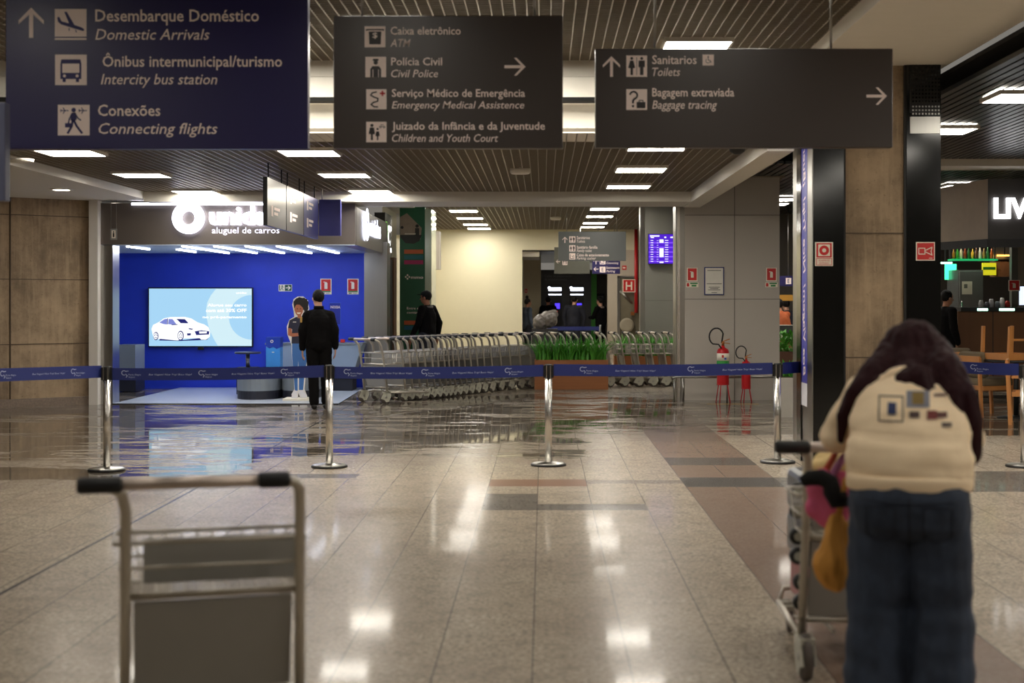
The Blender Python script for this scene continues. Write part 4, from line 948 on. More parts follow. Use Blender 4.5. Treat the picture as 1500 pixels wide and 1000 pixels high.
# ------------------------------------------------------------------ fire extinguishers, bumper rail
def extinguisher(px, d, hs, lab, green=True):
    t = thing('fire_extinguisher', lab, 'fire extinguisher', (PX(px,d), d, 0)); red = mat('extinguisher red', (190,26,32), 0.3, var=.05); s = hs
    z0 = .27*s
    MB(red).lathe([(.0,z0),(.085*s,z0),(.094*s,z0+.02),(.094*s,z0+.50*s),(.082*s,z0+.545*s),(.03*s,z0+.575*s),(.025*s,z0+.6*s)], n=24).build('cylinder', t)
    g = MB(safewhite); g.lathe([(.0955*s,z0+.37*s),(.0955*s,z0+.485*s)], n=24)
    if green: g.M(mat('label green', (40,140,50), .5)).lathe([(.0955*s,z0+.29*s),(.0955*s,z0+.37*s)], n=24)
    g.M(redvinyl).box(-.03*s,.0,-.098*s,-.0955*s,z0+.42*s,z0+.46*s); g.M(mat('label blue', (60,90,170), .5)).box(.01*s,.04*s,-.097*s,-.09*s,z0+.39*s,z0+.42*s)
    g.build('label_band', t)
    g = MB(mat('brass valve', (186,120,70), .3, .8)); g.lathe([(.022*s,z0+.6*s),(.026*s,z0+.66*s)], n=14); g.cbox((.04*s,0,z0+.68*s),.14*s,.02*s,.014*s,Matrix.Rotation(-.35,3,'Y')); g.cbox((.05*s,0,z0+.64*s),.12*s,.02*s,.012*s,Matrix.Rotation(.15,3,'Y')); g.build('valve', t)
    pts = [(-.02*s,0,z0+.64*s)]+[(-.12*s-.11*s*math.sin(a)*1.0+.02*s, 0, z0+.74*s+.13*s*math.cos(a)) for a in [math.radians(q) for q in range(-70, 170, 20)]]+[(-.07*s,-.02,z0+.62*s),(-.03*s,-.06*s,z0+.56*s)]
    MB(rubber).tube(pts, .012*s, 8).build('hose', t)
    g = MB(red)
    for a in (.5, 2.4, 4.2, 5.6): g.tube([(.07*s*math.cos(a),.07*s*math.sin(a),z0+.05),(.085*s*math.cos(a),.085*s*math.sin(a),z0-.02),(.13*s*math.cos(a),.13*s*math.sin(a),0)], .008, 6)
    g.lathe([(.098*s,z0+.0),(.098*s,z0+.012)], n=20); g.build('stand', t)
extinguisher(1059, 22.5, 1.03, 'larger red fire extinguisher with green banded label on a stand'); extinguisher(1093, 22.55, .78, 'smaller red fire extinguisher right of the larger one', False)
k = GY/F; d = 22.75
t = thing('bumper_rail', 'low steel bumper rail along the foot of the gray wall', 'rail', (PX(1065,d), d, 0)); a0, a1 = PX(986,d)-PX(1065,d), PX(1143,d)-PX(1065,d)
MB(steel).tube([(a0+.0,0,.36),(a0+.05,0,.39),(a1,0,.385)], .02, 10).build('rail', t)
for x in (a0+.02, a0+.16, 0, a1-.1): MB(steel).tube([(x,0,0),(x,0,.37)], .014, 8).build('post', t)
g = MB(mat('yellow floor tape', (176,140,60), .5)); g.box(PX(1035,22.2), PX(1110,22.2), 22.1, 22.16, 0, .002); tag(g.build('floor_tape'), 'thin yellow floor tape line in front of the extinguishers', 'tape')
# cable between fourth post and column
g = MB(rubber); g.tube([W(1146,613,18.6)*1, W(1155,616,18.3), W(1166,615,18.4)], .008, 6); 
# tall white planter left of the column
t = thing('planter_pot', 'tall pale square planter pot seen between gray wall and column', 'planter', (PX(1156,19.6), 19.6, 0)); MB(mat('pale pot', (176,170,160), .5)).box(-.13,.13,0,.26,0,PZ(553,19.6)).build('pot', t); MB(soil).box(-.11,.11,.02,.24,PZ(553,19.6),PZ(553,19.6)+.005).build('soil', t)
g = MB(leaf); rnd = random.Random(3)
for i in range(46):
    an = rnd.uniform(0,6.28); L = rnd.uniform(.1,.3); c0 = Vector((PX(1157,19.6)+rnd.uniform(-.08,.08), 19.73+rnd.uniform(-.08,.08), PZ(553,19.6))); dr = Vector((math.cos(an)*.5, math.sin(an)*.5, 1)).normalized(); p1 = c0+dr*L; sd = Vector((-math.sin(an), math.cos(an), .2))*.035
    g.add([c0, (c0+p1)/2+sd, p1, (c0+p1)/2-sd], [(0,1,2,3)], True)
tag(g.build('potted_foliage'), 'leafy green plant growing from the tall pale pot', 'plants', None, 'stuff')

# ------------------------------------------------------------------ cafe through the gap and on the right
d = 27.0
t = thing('cafe_counter', 'lit white cafe counter seen between gray wall and column', 'counter', (PX(1160,d), d, 0)); MB(mat('counter wood', (150,100,60), .5)).box(-.6,.6,.05,.5,0,PZ(497,d)).build('body', t); MB(mat('counter white top', (240,232,220), .4)).box(-.65,.65,0,.55,PZ(497,d),PZ(491,d)).build('top', t); MB(mat('counter glass', (60,66,64), .1)).box(-.6,.6,.3,.32,PZ(491,d),PZ(477,d)).M(whitepost).box(-.6,.6,.29,.33,PZ(477,d),PZ(476,d)).build('glass_screen', t)
g = MB(leaf); rnd = random.Random(5)
for i in range(260):
    an = rnd.uniform(0,6.28); L = rnd.uniform(.08,.2); c0 = Vector((PX(1156,26)+rnd.uniform(-.25,.25), 26+rnd.uniform(0,.2), rnd.uniform(.62,.98))); dr = Vector((math.cos(an), math.sin(an), .8)).normalized(); p1 = c0+dr*L; sd = Vector((-math.sin(an), math.cos(an), .2))*.03
    g.add([c0, (c0+p1)/2+sd, p1, (c0+p1)/2-sd], [(0,1,2,3)], True)
tag(g.build('hedge_foliage'), 'bushy green plants along the cafe edge left of the column', 'plants', None, 'stuff')
t = thing('planter', 'dark brown planter trough below the bushy cafe plants', 'planter', (PX(1156,26), 26.1, 0)); MB(mat('dark brown trough', (84,52,34), .6)).box(-.3,.3,-.1,.15,0,.68).build('box', t)
sign('hanging_sign', 'small navy sign seen in the gap left of the column', 30.0, (1141,1170,404,419), signblue, [('I','parking',1151,407,1159,416)], signinkblue, (1155,), 3.7)
t = thing('shelf_board', 'mustard yellow board above the seated cafe guest', 'shelf', W(1152,436,29)); MB(mat('mustard board', (190,140,50), .5)).box(-.3,.3,0,.1,-.06,.06).build('board', t); MB(steel).box(-.28,-.24,.04,.08,-1.67,-.06).build('bracket', t); MB(steel).box(.24,.28,.04,.08,-1.67,-.06).build('bracket', t)
# LIV fascia
d = 20.6; cx = PX(1447,d); zb, zt = PZ(350,d), PZ(262,d)
t = thing('cafe_fascia', 'dark angled cafe fascia with white lit letters at the right border', 'shop sign', (cx, d, 0))
lx, ly = PX(1366,21.9)-cx, 1.3
g = MB(mat('taupe fascia metal', (176,160,140), .4, .2)); g.add([(0,0,zb),(lx,ly,zb),(lx,ly,zt-.05),(0,0,zt),(0,.3,zb),(lx,ly+.3,zb),(lx,ly+.3,zt-.05),(0,.3,zt)], [(0,3,2,1),(4,5,6,7),(0,1,5,4),(2,3,7,6),(1,2,6,5),(0,4,7,3)]); g.build('side_panel', t)
MB(mat('charcoal fascia', (50,47,46), .4)).box(0.003,2.2,0,.2,zb,zt).build('front_panel', t)
MB(mat('dark fascia base', (26,26,28), .5)).add([(-.02,-.03,zb-.12),(2.2,-.03,zb-.12),(2.2,-.03,zb),(-.02,-.03,zb),(lx,ly,zb-.12),(lx,ly,zb)], [(0,1,2,3),(4,0,3,5)]).build('base_band', t)
k = d/F; g = MB(mat('lit sign letter', (255,255,255), .5, emit=3.5)); g.text('LIV', PX(1455,d)-cx, PZ(319,d), 28*k, -.02, width=50*k, bold=.03, depth=.03); g.build('lettering', t)
g = MB(mat('lilac soffit edge', (150,144,160), .5)); g.add([(5.4,22.6,3.15),(8.2,19.5,3.62),(8.2,19.5,3.75),(5.4,22.6,3.28)], [(0,1,2,3)]); 
# bar behind
d = 23.6; k = d/F
t = thing('bar_counter', 'wood fronted cafe bar counter with two lit green white strips', 'counter', (PX(1455,d), d, 0)); h = 52*k
MB(mat('bar wood front', (120,78,46), .5, var=.15, scale=3, stretch=(4,1,.4))).box(-h,h+1.2,0,.6,.1,PZ(456,d)).M(black).box(-1*k,0,-.003,.01,.1,PZ(456,d)).build('front', t); MB(black).box(-h+33*k-30*k,h+1.2,-.06,.62,PZ(456,d),PZ(450,d)).build('worktop', t)
mint = mat('mint light strip', (190,255,225), .5, emit=3.0); 
for a_, b_ in ((1430,1445),(1462,1484)): MB(mint).box(PX(a_,d)-PX(1455,d),PX(b_,d)-PX(1455,d),-.075,-.062,PZ(455,d),PZ(451.5,d)).build('light_strip', t)
d2 = 25.0; k = d2/F
t = thing('refrigerator', 'tall steel refrigerator with a paper notice in the cafe', 'refrigerator', (PX(1422,d2), d2, 0)); h = 18*k
MB(mat('fridge steel', (120,124,122), .3, .6)).box(-h,h,0,.7,0,PZ(395,d2)).build('body', t); MB(mat('fridge door', (126,130,128), .28, .6)).box(-h+.01,h-.01,-.04,0,.1,PZ(397,d2)).build('door', t, bevel=.006); g = MB(safewhite); g.rect(PX(1408,d2)-PX(1422,d2),PX(1423,d2)-PX(1422,d2),PZ(431,d2),PZ(412,d2),-.045); g.M(mat('grey print', (120,120,110), .5)).rect(PX(1411,d2)-PX(1422,d2),PX(1416,d2)-PX(1422,d2),PZ(422,d2),PZ(416,d2),-.046); g.build('paper_notice', t); MB(chrome).tube([(-h+.04,-.06,.9),(-h+.04,-.06,1.6)], .012, 8).build('handle', t)
d2 = 25.2; k = d2/F
t = thing('wall_cabinet', 'wooden wall cabinet with a yellow lit panel over the bar', 'cabinet', (PX(1455,d2), d2, 0)); MB(mat('bar wood front', (120,78,46), .5)).box(PX(1458,d2)-PX(1455,d2),PX(1481,d2)-PX(1455,d2),0,.3,PZ(405,d2),PZ(380,d2)).build('body', t); MB(mat('yellow lit menu', (196,190,30), .5, emit=.55)).box(PX(1438,d2)-PX(1455,d2),PX(1458,d2)-PX(1455,d2),-.05,0,PZ(403,d2),PZ(385,d2)).M(mat('green menu print', (40,110,30), .5)).box(PX(1439,d2)-PX(1455,d2),PX(1457,d2)-PX(1455,d2),-.053,-.05,PZ(395,d2),PZ(391,d2)).build('menu_panel', t)
MB(steel).box(.0,.3,.0,.02,PZ(383,d2),PZ(383,d2)+.9).build('hanger_bracket', t)
t = thing('bottle_shelf', 'green lit shelf of bottles hanging high over the cafe bar', 'shelf', W(1428,379,24.6)); MB(mat('green lit shelf', (40,200,120), .4, emit=.35)).box(-.4,.4,0,.25,-.03,0).build('board', t); 
for q in (-.38,.38): MB(black).box(q-.01,q+.01,.1,.12,0,1.32).build('hanger', t)
bcol = [(160,110,40),(60,140,50),(200,190,150),(130,60,30),(40,90,40),(190,150,50),(90,60,40),(210,200,170),(150,120,60),(60,110,60),(180,90,40)]
for i in range(11):
    p = W(1428,379,24.6)+Vector((-.34+.066*i, .1, .0)); g = MB(mat('bottle glass %d' % i, bcol[i], .15)); s = .8+.25*((i*37)%5)/5
    g.lathe([(.024,0),(.026,.02),(.026,.13*s),(.01,.17*s),(.01,.22*s)], n=10)
    o = g.build('bottle', None, p); tag(o, '%s bottle from the left on the green lit shelf, %s' % (ORD[i], ('amber','green','clear','brown','dark green','golden','dark brown','pale','honey','leaf green','orange')[i]), 'bottle', 'bottles on the green lit shelf')
t = thing('glow_lamp', 'small glowing green lamp panel left of the refrigerator', 'lamp', W(1393,398,25.6)); MB(mat('green glow panel', (60,230,160), .5, emit=1.6)).box(-.1,.1,0,.05,-.14,.14).build('diffuser', t); MB(black).box(-.02,.02,.02,.06,.14,1.6).build('stem', t)
t = thing('light_bar', 'thin mint light line at the left of the cafe bar', 'light bar', W(1385,385,25.4)); MB(mint).box(-.12,.12,0,.03,-.015,.015).build('diffuser', t); MB(black).box(-.01,.01,.01,.03,.015,1.4).build('stem', t)
t = thing('light_bar', 'thin orange light line high over the cafe cabinet', 'light bar', W(1472,374,25.0)); MB(mat('orange light strip', (255,190,90), .5, emit=2)).box(-.13,.13,0,.03,-.014,.014).build('diffuser', t); MB(black).box(-.01,.01,.01,.03,.014,1.2).build('stem', t)
g = MB(mat('cafe post', (96,98,94), .4, .4)); g.box(PX(1482,24),PX(1491,24),24,24.12,0,3.6); struct(g, 'trim_16')
ext_sign(PX(1487,23.9), 23.95, PZ(418,23.9), 17*23.9/F, 16*23.9/F, 'small red extinguisher sign on the cafe post at the right border', strip=False)
t = thing('menu_screen', 'white glowing screen at the right border in the cafe', 'screen', W(1502,433,24.6)); MB(black).box(-.12,.3,0,.05,-.17,.17).build('casing', t); MB(mat('white screen', (215,230,255), .4, emit=1.0)).rect(-.11,.29,-.16,.16,-.003).build('screen', t); MB(black).box(.05,.09,.05,.08,-2.0,0).build('stand', t)
for i, (px, hh, c, desc) in enumerate(((1437,.12,(180,180,180),'steel jug'),(1446,.09,(90,90,100),'dark cup'),(1452,.14,(200,200,205),'pale canister'),(1461,.1,(120,130,140),'gray cup'),(1468,.16,(225,225,225),'white dispenser'),(1476,.11,(190,50,40),'red tin'))):
    o = MB(mat('bar ware %d' % i, c, .3)).lathe([(.04,0),(.045,hh*.5),(.035,hh*.8),(.03,hh)], n=12).build('bar_ware', None, W(px,450,23.8)); tag(o, '%s standing on the cafe bar counter' % desc, 'tableware', 'things on the bar counter')
# chairs and tables
def chair(name, label, loc, rz, cush=True, flip=False, sc=1.0, parent_z=0):
    t = thing(name, label, 'chair', loc, rz)
    if flip: t.rotation_euler = (math.pi, 0, rz)
    for x in (-.24,.24):
        for y, lean in ((-.24,-.03),(.24,.1)):
            top = .62 if y < 0 else .82
            MB(wood2).beam((x,y+lean*.6 if y>0 else y+lean,0),(x,y+(lean*1.0 if y>0 else 0), top if not flip else (.45 if y < 0 else .82)),.04,.04).build('leg', t)
    g = MB(wood2); g.cbox((0,-.24,.40),.5,.03,.06); g.cbox((0,.26,.40),.5,.03,.06); g.cbox((-.24,0,.40),.03,.5,.06); g.cbox((.24,0,.40),.03,.5,.06)
    if flip: g.cbox((0,0,.44),.5,.5,.03)
    g.build('seat_frame', t)
    g = MB(wood2); g.cbox((0,-.25,.18),.46,.025,.03) if flip else None; g.cbox((0,.34,.78),.5,.03,.12); g.build('back_rail', t)
    if not flip:
        g = MB(wood2)
        for x in (-.26,.26): g.cbox((x,0,.62),.05,.56,.03)
        g.build('armrest', t)
    if cush:
        ol = mat('olive cushion', (112,98,76), .9); g = MB(ol); g.cbox((0,0,.48),.5,.52,.12); g.build('seat_cushion', t, bevel=.04); g = MB(ol); g.cbox((0,.24,.72),.48,.12,.36,Matrix.Rotation(-.2,3,'X')); g.build('back_cushion', t, bevel=.04)
    return t
chair('armchair', 'wooden cafe armchair with olive cushions behind the right belt', (PX(1450,19.8), 19.9, 0), math.radians(112))
chair('armchair', 'wooden armchair with olive back cushion partly hidden by the woman hair', (PX(1402,21.5), 21.6, 0), math.radians(160))
tz = PZ(528,19.2)
t = thing('cafe_table', 'dark round cafe table carrying the upturned chair', 'table', (PX(1492,19.4), 19.5, 0)); MB(black).lathe([(0,tz-.03),(.42,tz-.03),(.42,tz),(0,tz)], n=28).build('tabletop', t); MB(black).tube([(0,0,.03),(0,0,tz-.03)], .035, 12).build('pedestal', t); MB(black).lathe([(.25,0),(.25,.015),(.04,.04)], n=24).build('base', t)
chair('wooden_chair', 'wooden chair turned upside down on the dark cafe table', (PX(1484,19.4), 19.45, tz+.46), math.radians(200), False, True)
chair('wooden_chair', 'wooden cafe chair standing at the right border beside the table', (PX(1512,18.6), 18.5, 0), math.radians(70), False)

# ------------------------------------------------------------------ passage: pay machines, hydrant
d = 44.0; k = d/F
t = thing('payment_booth', 'dark gray parking payment wall with two lit machines', 'payment machine', (PX(832,d), d, 0)); bx = lambda px: PX(px,d)-PX(832,d)
MB(mat('booth charcoal', (56,56,58), .4)).box(bx(779),bx(872),0,.3,0,PZ(395,d)).build('wall_panel', t); MB(mat('booth green edge', (50,140,30), .5)).box(bx(866),bx(874),-.02,0,0,PZ(399,d)).build('green_edge', t)
g = MB(signgray); g.ring(bx(789.5),PZ(404,d),4.3*k,5*k,-.004,24); g.text('E', bx(787.6), PZ(406,d), 4.5*k, -.004, width=3.8*k); g.text('Caixa de pagamento', bx(797.5), PZ(405.5,d), 3*k, -.004, width=40*k, bold=0); g.text('de estacionamento', bx(797.5), PZ(410.5,d), 3*k, -.004, width=33*k, bold=0); g.build('lettering', t)
for xa, xb in ((802,823),(834,855)):
    g = MB(mat('machine black', (26,26,30), .3)); g.box(bx(xa),bx(xb),-.06,0,0,PZ(416,d)); g.build('machine', t)
    g = MB(mat('lit machine header', (235,240,255), .5, emit=2.0)); g.rect(bx(xa+1.5),bx(xb-.5),PZ(426,d),PZ(421,d),-.065); g.disc(bx(xa+2.5),PZ(421.5,d),2.2*k,-.066,12); g.rect(bx(xa+1.5),bx(xb-.5),PZ(432.2,d),PZ(430.4,d),-.065); g.build('lit_header', t)
    g = MB(mat('machine screen violet', (70,50,230), .4, emit=1.6)); g.rect(bx(xa+11),bx(xb-3),PZ(452,d),PZ(444,d),-.065); g.M(mat('machine red light', (255,60,60), .4, emit=2)).disc(bx(xa+14),PZ(456,d),1.0*k,-.065,10); g.build('screen', t)
g = MB(mat('dim passage wall', (96,90,84), .6)); g.box(PX(872,d),PX(905,d),45,45.2,0,3.3); struct(g, 'wall_passage.001')
t = thing('wall_machine', 'small dark ticket device on the passage wall behind the people', 'machine', W(879,440,44.9)); MB(black).box(-.14,.14,-.1,0,-.3,.22).build('casing', t); MB(mat('dim device print', (150,150,150), .5)).rect(-.08,.1,.0,.14,-.102).build('front_plate', t)
d = DB; k = d/F
t = thing('hydrant_cabinet', 'glass fronted fire hydrant cabinet with red pipe and H sign', 'hydrant cabinet', (PX(924,d), d, 0)); bx = lambda px: PX(px,d)-PX(924,d)
MB(steel).box(bx(904),bx(908),-.06,0,.2,PZ(404,d)).box(bx(904),bx(941),-.06,0,PZ(407,d),PZ(404,d)).build('frame', t); MB(mat('olive cabinet back', (120,112,92), .4, var=.2)).box(bx(908),bx(941),-.02,0,.2,PZ(407,d)).build('back_panel', t)
MB(mat('pipe red', (190,26,34), .4)).tube([(bx(931.5),-.12,PZ(458,d)),(bx(931.5),-.12,3.6)], .05, 14).build('pipe', t); MB(mat('brass valve', (186,120,70), .3, .8)).cbox((bx(926),-.1,PZ(459,d)),.1,.08,.1).build('valve', t)
g = MB(safewhite); g.rect(bx(911.5),bx(930),PZ(428,d),PZ(409,d),-.19); g.M(redvinyl).rect(bx(912.6),bx(929),PZ(427,d),PZ(410,d),-.192); g.M(safewhite).text('H', bx(916), PZ(424.5,d), 11.5*k, -.194, width=9.5*k, bold=.02); g.build('hydrant_sign', t, label='red square sign with a white letter H')
g = MB(mat('coiled hose', (170,160,140), .7)); g.lathe([(.14,-.04),(.2,-.03),(.2,.03),(.14,.04)], (bx(918),-.1,PZ(476,d)), 20, 'Y'); g.build('hose_coil', t); MB(steel).tube([(bx(908),-.08,PZ(426,d)),(bx(926),-.08,PZ(444,d))], .03, 8).build('nozzle', t)
t = thing('horn_sign', 'tiny red sign on the far wall beside the red pipe', 'safety sign', W(914.5,392,DB-.01)); MB(redvinyl).box(-.06,.06,-.004,0,-.06,.06).M(safewhite).box(-.04,.03,-.006,-.004,-.02,.02).build('plate', t)
ext_sign(PX(770.5,43.45), 43.48, PZ(426,43.45), 4.6*43.5/F, 7*43.5/F, 'tiny red extinguisher sign inside the passage left of the booth', strip=False)
# wrapped luggage
rnd = random.Random(9)
for i, (px, py, r, lab) in enumerate(((793,472,.16,'gray plastic wrapped bundle at the left of the luggage heap'),(803,468,.17,'topmost plastic wrapped bundle of the gray luggage heap'))):
    me = remesh(MB().M(black).ell((0,0,0),(r*1.2,r,r*1.1)).cap((-r*.5,0,-.1),(r*.6,.05,.1),r*.6,r*.7), .02, 2, lambda c, n: c+n*.03*mnoise.noise(c*14))
    o = mesh_part(me, 'wrapped_luggage', mat('wrinkled grey film', (110,104,100), .25, var=.4, scale=14)); o.location = W(px, py, 31.0); tag(o, lab, 'luggage')
t = thing('luggage_trolley', 'trolley carrying the wrapped luggage behind the nested row', 'luggage trolley', (PX(798,31), 31, 0)); MB(alu).box(-.3,.3,-.25,.25,.15,.2).box(-.3,-.26,.2,.24,.2,.85).box(.26,.3,.2,.24,.2,.85).build('frame', t); MB(mat('stacked dark case', (50,48,50), .5)).box(-.28,.28,-.22,.2,.2,1.0).build('case', t); MB(tyre).lathe([(.08,-.3),(.08,.3)], (0,0,.08), 16, 'X').build('wheel', t)
g = MB(mat('blue rail tape', (30,52,150), .5)); 
t = thing('barrier_belt', 'far blue barrier belt in front of the parking payment machines', 'barrier belt', (PX(840,36), 36, 0)); MB(navy).box(-.65,.65,0,.004,.86,.96).build('webbing', t); MB(steel).tube([(-.68,0,0),(-.68,0,1.0)], .03, 12).build('post', t); MB(steel).tube([(.68,0,0),(.68,0,1.0)], .03, 12).build('post', t)
# ------------------------------------------------------------------ people
skin_l = mat('light skin', (206,156,130), .5, var=.06, scale=20); skin_m = mat('tan skin', (176,122,92), .5, var=.06, scale=20)
blackcloth = mat('black cloth', (13,12,13), .9, spec=.15, var=.25, scale=20); navycloth = mat('dark navy cloth', (28,30,42), .85, var=.25, scale=20); bluegrey = mat('blue gray cloth', (66,76,92), .85, var=.2)
blackhair = mat('black hair', (15,12,11), .65, spec=.25, var=.3, scale=30, stretch=(6,6,1)); shoem = mat('black shoe leather', (18,17,18), .3)
def V(*a): return Vector(a)
def person(label, loc, rz, H, J, skin, top, bottom, hair='short', shoes=shoem, vox=.012, hands=True, facing=0, hairm=None, extra=None):
    """J: joints in metres for a 1.75 m figure facing +y"""
    s = H/1.75; t = thing('person', label, 'person', loc, rz)
    D = dict(pel=V(0,0,.95), waist=V(0,.01,1.08), chest=V(0,.0,1.28), neck=V(0,.0,1.46), head=V(0,.03,1.62),
        sl=V(-.19,0,1.42), sr=V(.19,0,1.42), el=V(-.25,-.02,1.14), er=V(.25,-.02,1.14), wl=V(-.25,.06,.90), wr=V(.25,.06,.90),
        hl=V(-.09,0,.93), hr=V(.09,0,.93), kl=V(-.10,.02,.50), kr=V(.10,.02,.50), al=V(-.10,-.02,.09), ar=V(.10,-.02,.09))
    D.update(J); D = {k_: v*s for k_, v in D.items()}; fw = Vector((math.sin(-facing), math.cos(facing), 0)); rt = Vector((fw.y, -fw.x, 0))
    R = lambda r: r*s
    b_ = MB(black)
    b_.cap(D['pel'], D['waist'], R(.13), R(.11)); b_.cap(D['waist'], D['chest'], R(.11), R(.13)); b_.cap(D['chest'], D['neck']-V(0,0,.05*s), R(.12), R(.07)); b_.cap(D['neck'], D['head']-V(0,0,.04*s), R(.055), R(.055))
    hd = D['head']; b_.ell(hd+V(0,0,.02*s), (R(.078),R(.098),R(.105))); b_.ell(hd-V(0,0,.05*s)+fw*.025*s, (R(.058),R(.068),R(.07)))
    b_.cap(hd-V(0,0,.012*s)+fw*.09*s, hd-V(0,0,.03*s)+fw*.112*s, R(.011), R(.016), 8)
    b_.ell(hd-V(0,0,.066*s)+fw*.088*s, (R(.024),R(.014),R(.008)), 8, 6)
    b_.ell(hd+V(0,0,.03*s)+fw*.09*s, (R(.05),R(.012),R(.012)), 8, 6)
    for sg in (-1, 1): b_.ell(hd+rt*sg*.08*s-V(0,0,.005*s), (R(.014),R(.02),R(.03)), 8, 6)
    for a in 'lr':
        sg = -1 if a == 'l' else 1
        b_.cap(D['s'+a], D['e'+a], R(.045), R(.038)); b_.cap(D['e'+a], D['w'+a], R(.04), R(.027)); b_.cap(D['chest'], D['s'+a], R(.075), R(.045))
        b_.cap(D['h'+a], D['k'+a], R(.085), R(.058)); b_.cap(D['k'+a], D['a'+a], R(.058), R(.04)); b_.cap(D['a'+a]-V(0,0,.04*s), D['a'+a]+V(0,.13,-.055)*s, R(.04), R(.03))
        if hands:
            dr = (D['w'+a]-D['e'+a]).normalized(); dr = (dr+V(0,0,-.25)).normalized(); w_ = D['w'+a]; side = dr.cross(V(sg,0,0)).normalized()
            if side.y < 0: side = -side
            palm = w_+dr*.06*s
            for q in range(4):
                o_ = side*(q-1.5)*.019*s; L = (.065,.075,.072,.055)[q]*s; kn = palm+dr*.035*s+o_; b_.cap(w_+dr*.02*s+o_*.8, kn, R(.014), R(.012), 8)
                m_ = kn+dr*L*.55+V(-sg*.008,0,0)*s; b_.cap(kn, m_, R(.0105), R(.010), 8); b_.cap(m_, m_+dr*L*.45+V(-sg*.02,0,0)*s, R(.010), R(.008), 8)
            th = w_+dr*.025*s+side*.028*s; b_.cap(th, th+dr*.035*s+side*.022*s, R(.013), R(.011), 8); b_.cap(th+dr*.035*s+side*.022*s, th+dr*.065*s+side*.024*s, R(.011), R(.009), 8)
    mesh_part(remesh(b_, min(vox,.009), 3), 'body', skin, t)
    wr_ = lambda c, n: c+n*.006*mnoise.noise(c*9+V(3,1,2))+n*.004*mnoise.noise(V(c.x*18,c.y*18,c.z*30))
    g = MB(black)   # trousers
    g.cap(D['pel']+V(0,0,.04*s), D['pel'], R(.14), R(.145))
    for a in 'lr':
        g.cap(D['h'+a], D['k'+a], R(.105), R(.08)); g.cap(D['k'+a], D['a'+a]+V(0,-.01,.03)*s, R(.08), R(.072)); g.cap(D['pel'], D['h'+a], R(.13), R(.11))
    mesh_part(remesh(g, vox, 3, wr_), 'trousers', bottom, t)
    g = MB(black)   # jacket
    g.cap(D['pel']+V(0,0,.02*s), D['waist'], R(.165), R(.155)); g.cap(D['pel']+V(.04*s,0,.0), D['chest']+V(.05*s,0,0), R(.14), R(.14)); g.cap(D['pel']+V(-.04*s,0,.0), D['chest']+V(-.05*s,0,0), R(.14), R(.14)); g.ell(D['chest'], (R(.19),R(.145),R(.18))); g.cap(D['waist'], D['chest'], R(.145), R(.15)); g.cap(D['chest']+V(0,0,.08*s), D['neck']-V(0,0,.01*s), R(.12), R(.068))
    for a in 'lr':
        g.cap(D['neck']-V(0,0,.06*s), D['s'+a], R(.075), R(.066)); g.cap(D['s'+a], D['e'+a], R(.068), R(.062)); g.cap(D['e'+a], D['w'+a]-(D['w'+a]-D['e'+a]).normalized()*.01*s, R(.062), R(.048))
    mesh_part(remesh(g, vox, 4, wr_), 'jacket', top, t)
    for a in 'lr':
        g = MB(black); an = D['a'+a]; g.cap(an+V(0,-.04,-.045)*s, an+V(0,.1,-.05)*s, R(.044), R(.04)); g.cap(an+V(0,.1,-.05)*s, an+V(0,.16,-.055)*s, R(.04), R(.033)); g.cap(an, an+V(0,-.02,-.04)*s, R(.042), R(.042))
        me = remesh(g, .01, 3, lambda c, n: V(c.x, c.y, max(c.z, .003)))
        mesh_part(me, 'shoe', shoes, t)
    hm = hairm or blackhair
    if hair:
        g = MB(black); g.ell(hd+V(0,0,.035*s)-fw*.012*s, (R(.088),R(.104),R(.104)))
        if hair == 'bun': g.ell(hd+V(0,0,.17*s)-fw*.03*s, (R(.05),)*3)
        cut = fw*1.0
        def trim(c, n, hd=hd, fw=fw):
            r = c-hd; f = r.dot(fw)
            if f > .045*s and r.z < .06*s: c = c-fw*(f-.045*s)
            if r.z < -.055*s: c.z = hd.z-.055*s
            return c+n*.004*mnoise.noise(c*40)
        mesh_part(remesh(g, .01, 2, trim), 'hair', hm, t)
    if extra: extra(t, D, s, hd, fw, rt)
    return t
def guard_bits(t, D, s, hd, fw, rt):
    c = (D['sl']+D['el'])/2; g = MB(mat('gold badge', (190,150,70), .5)); p = D['sl'].lerp(D['el'],.3); 
    g.cbox(p+V(-.062,-.03,0)*s, .03*s, .06*s, .08*s); g.M(redvinyl).cbox(p+V(-.064,-.03,0)*s, .03*s, .02*s, .03*s); g.build('arm_badge', t, bevel=.006, label='gold arm badge on the left sleeve')
    g = MB(blackcloth); g.lathe([(.072*s,0),(.075*s,.03*s),(.07*s,.05*s)], D['neck']-V(0,0,.005*s), 20); g.build('collar', t)
d = EYE*F/(599.5-VY)
person('guard in black jacket and trousers seen from behind, arms hanging, facing the shop', (PX(467,d), d, 0), math.radians(4), 1.78,
    dict(head=V(-.015,.05,1.61), el=V(-.235,-.03,1.15), er=V(.235,-.03,1.15), wl=V(-.24,.05,.88), wr=V(.235,.03,.90), sl=V(-.165,0,1.37), sr=V(.165,0,1.37), al=V(-.06,-.04,.09), kl=V(-.08,.0,.5), ar=V(.10,.06,.09), kr=V(.1,.05,.5)),
    skin_l, blackcloth, blackcloth, extra=guard_bits, facing=math.radians(28))
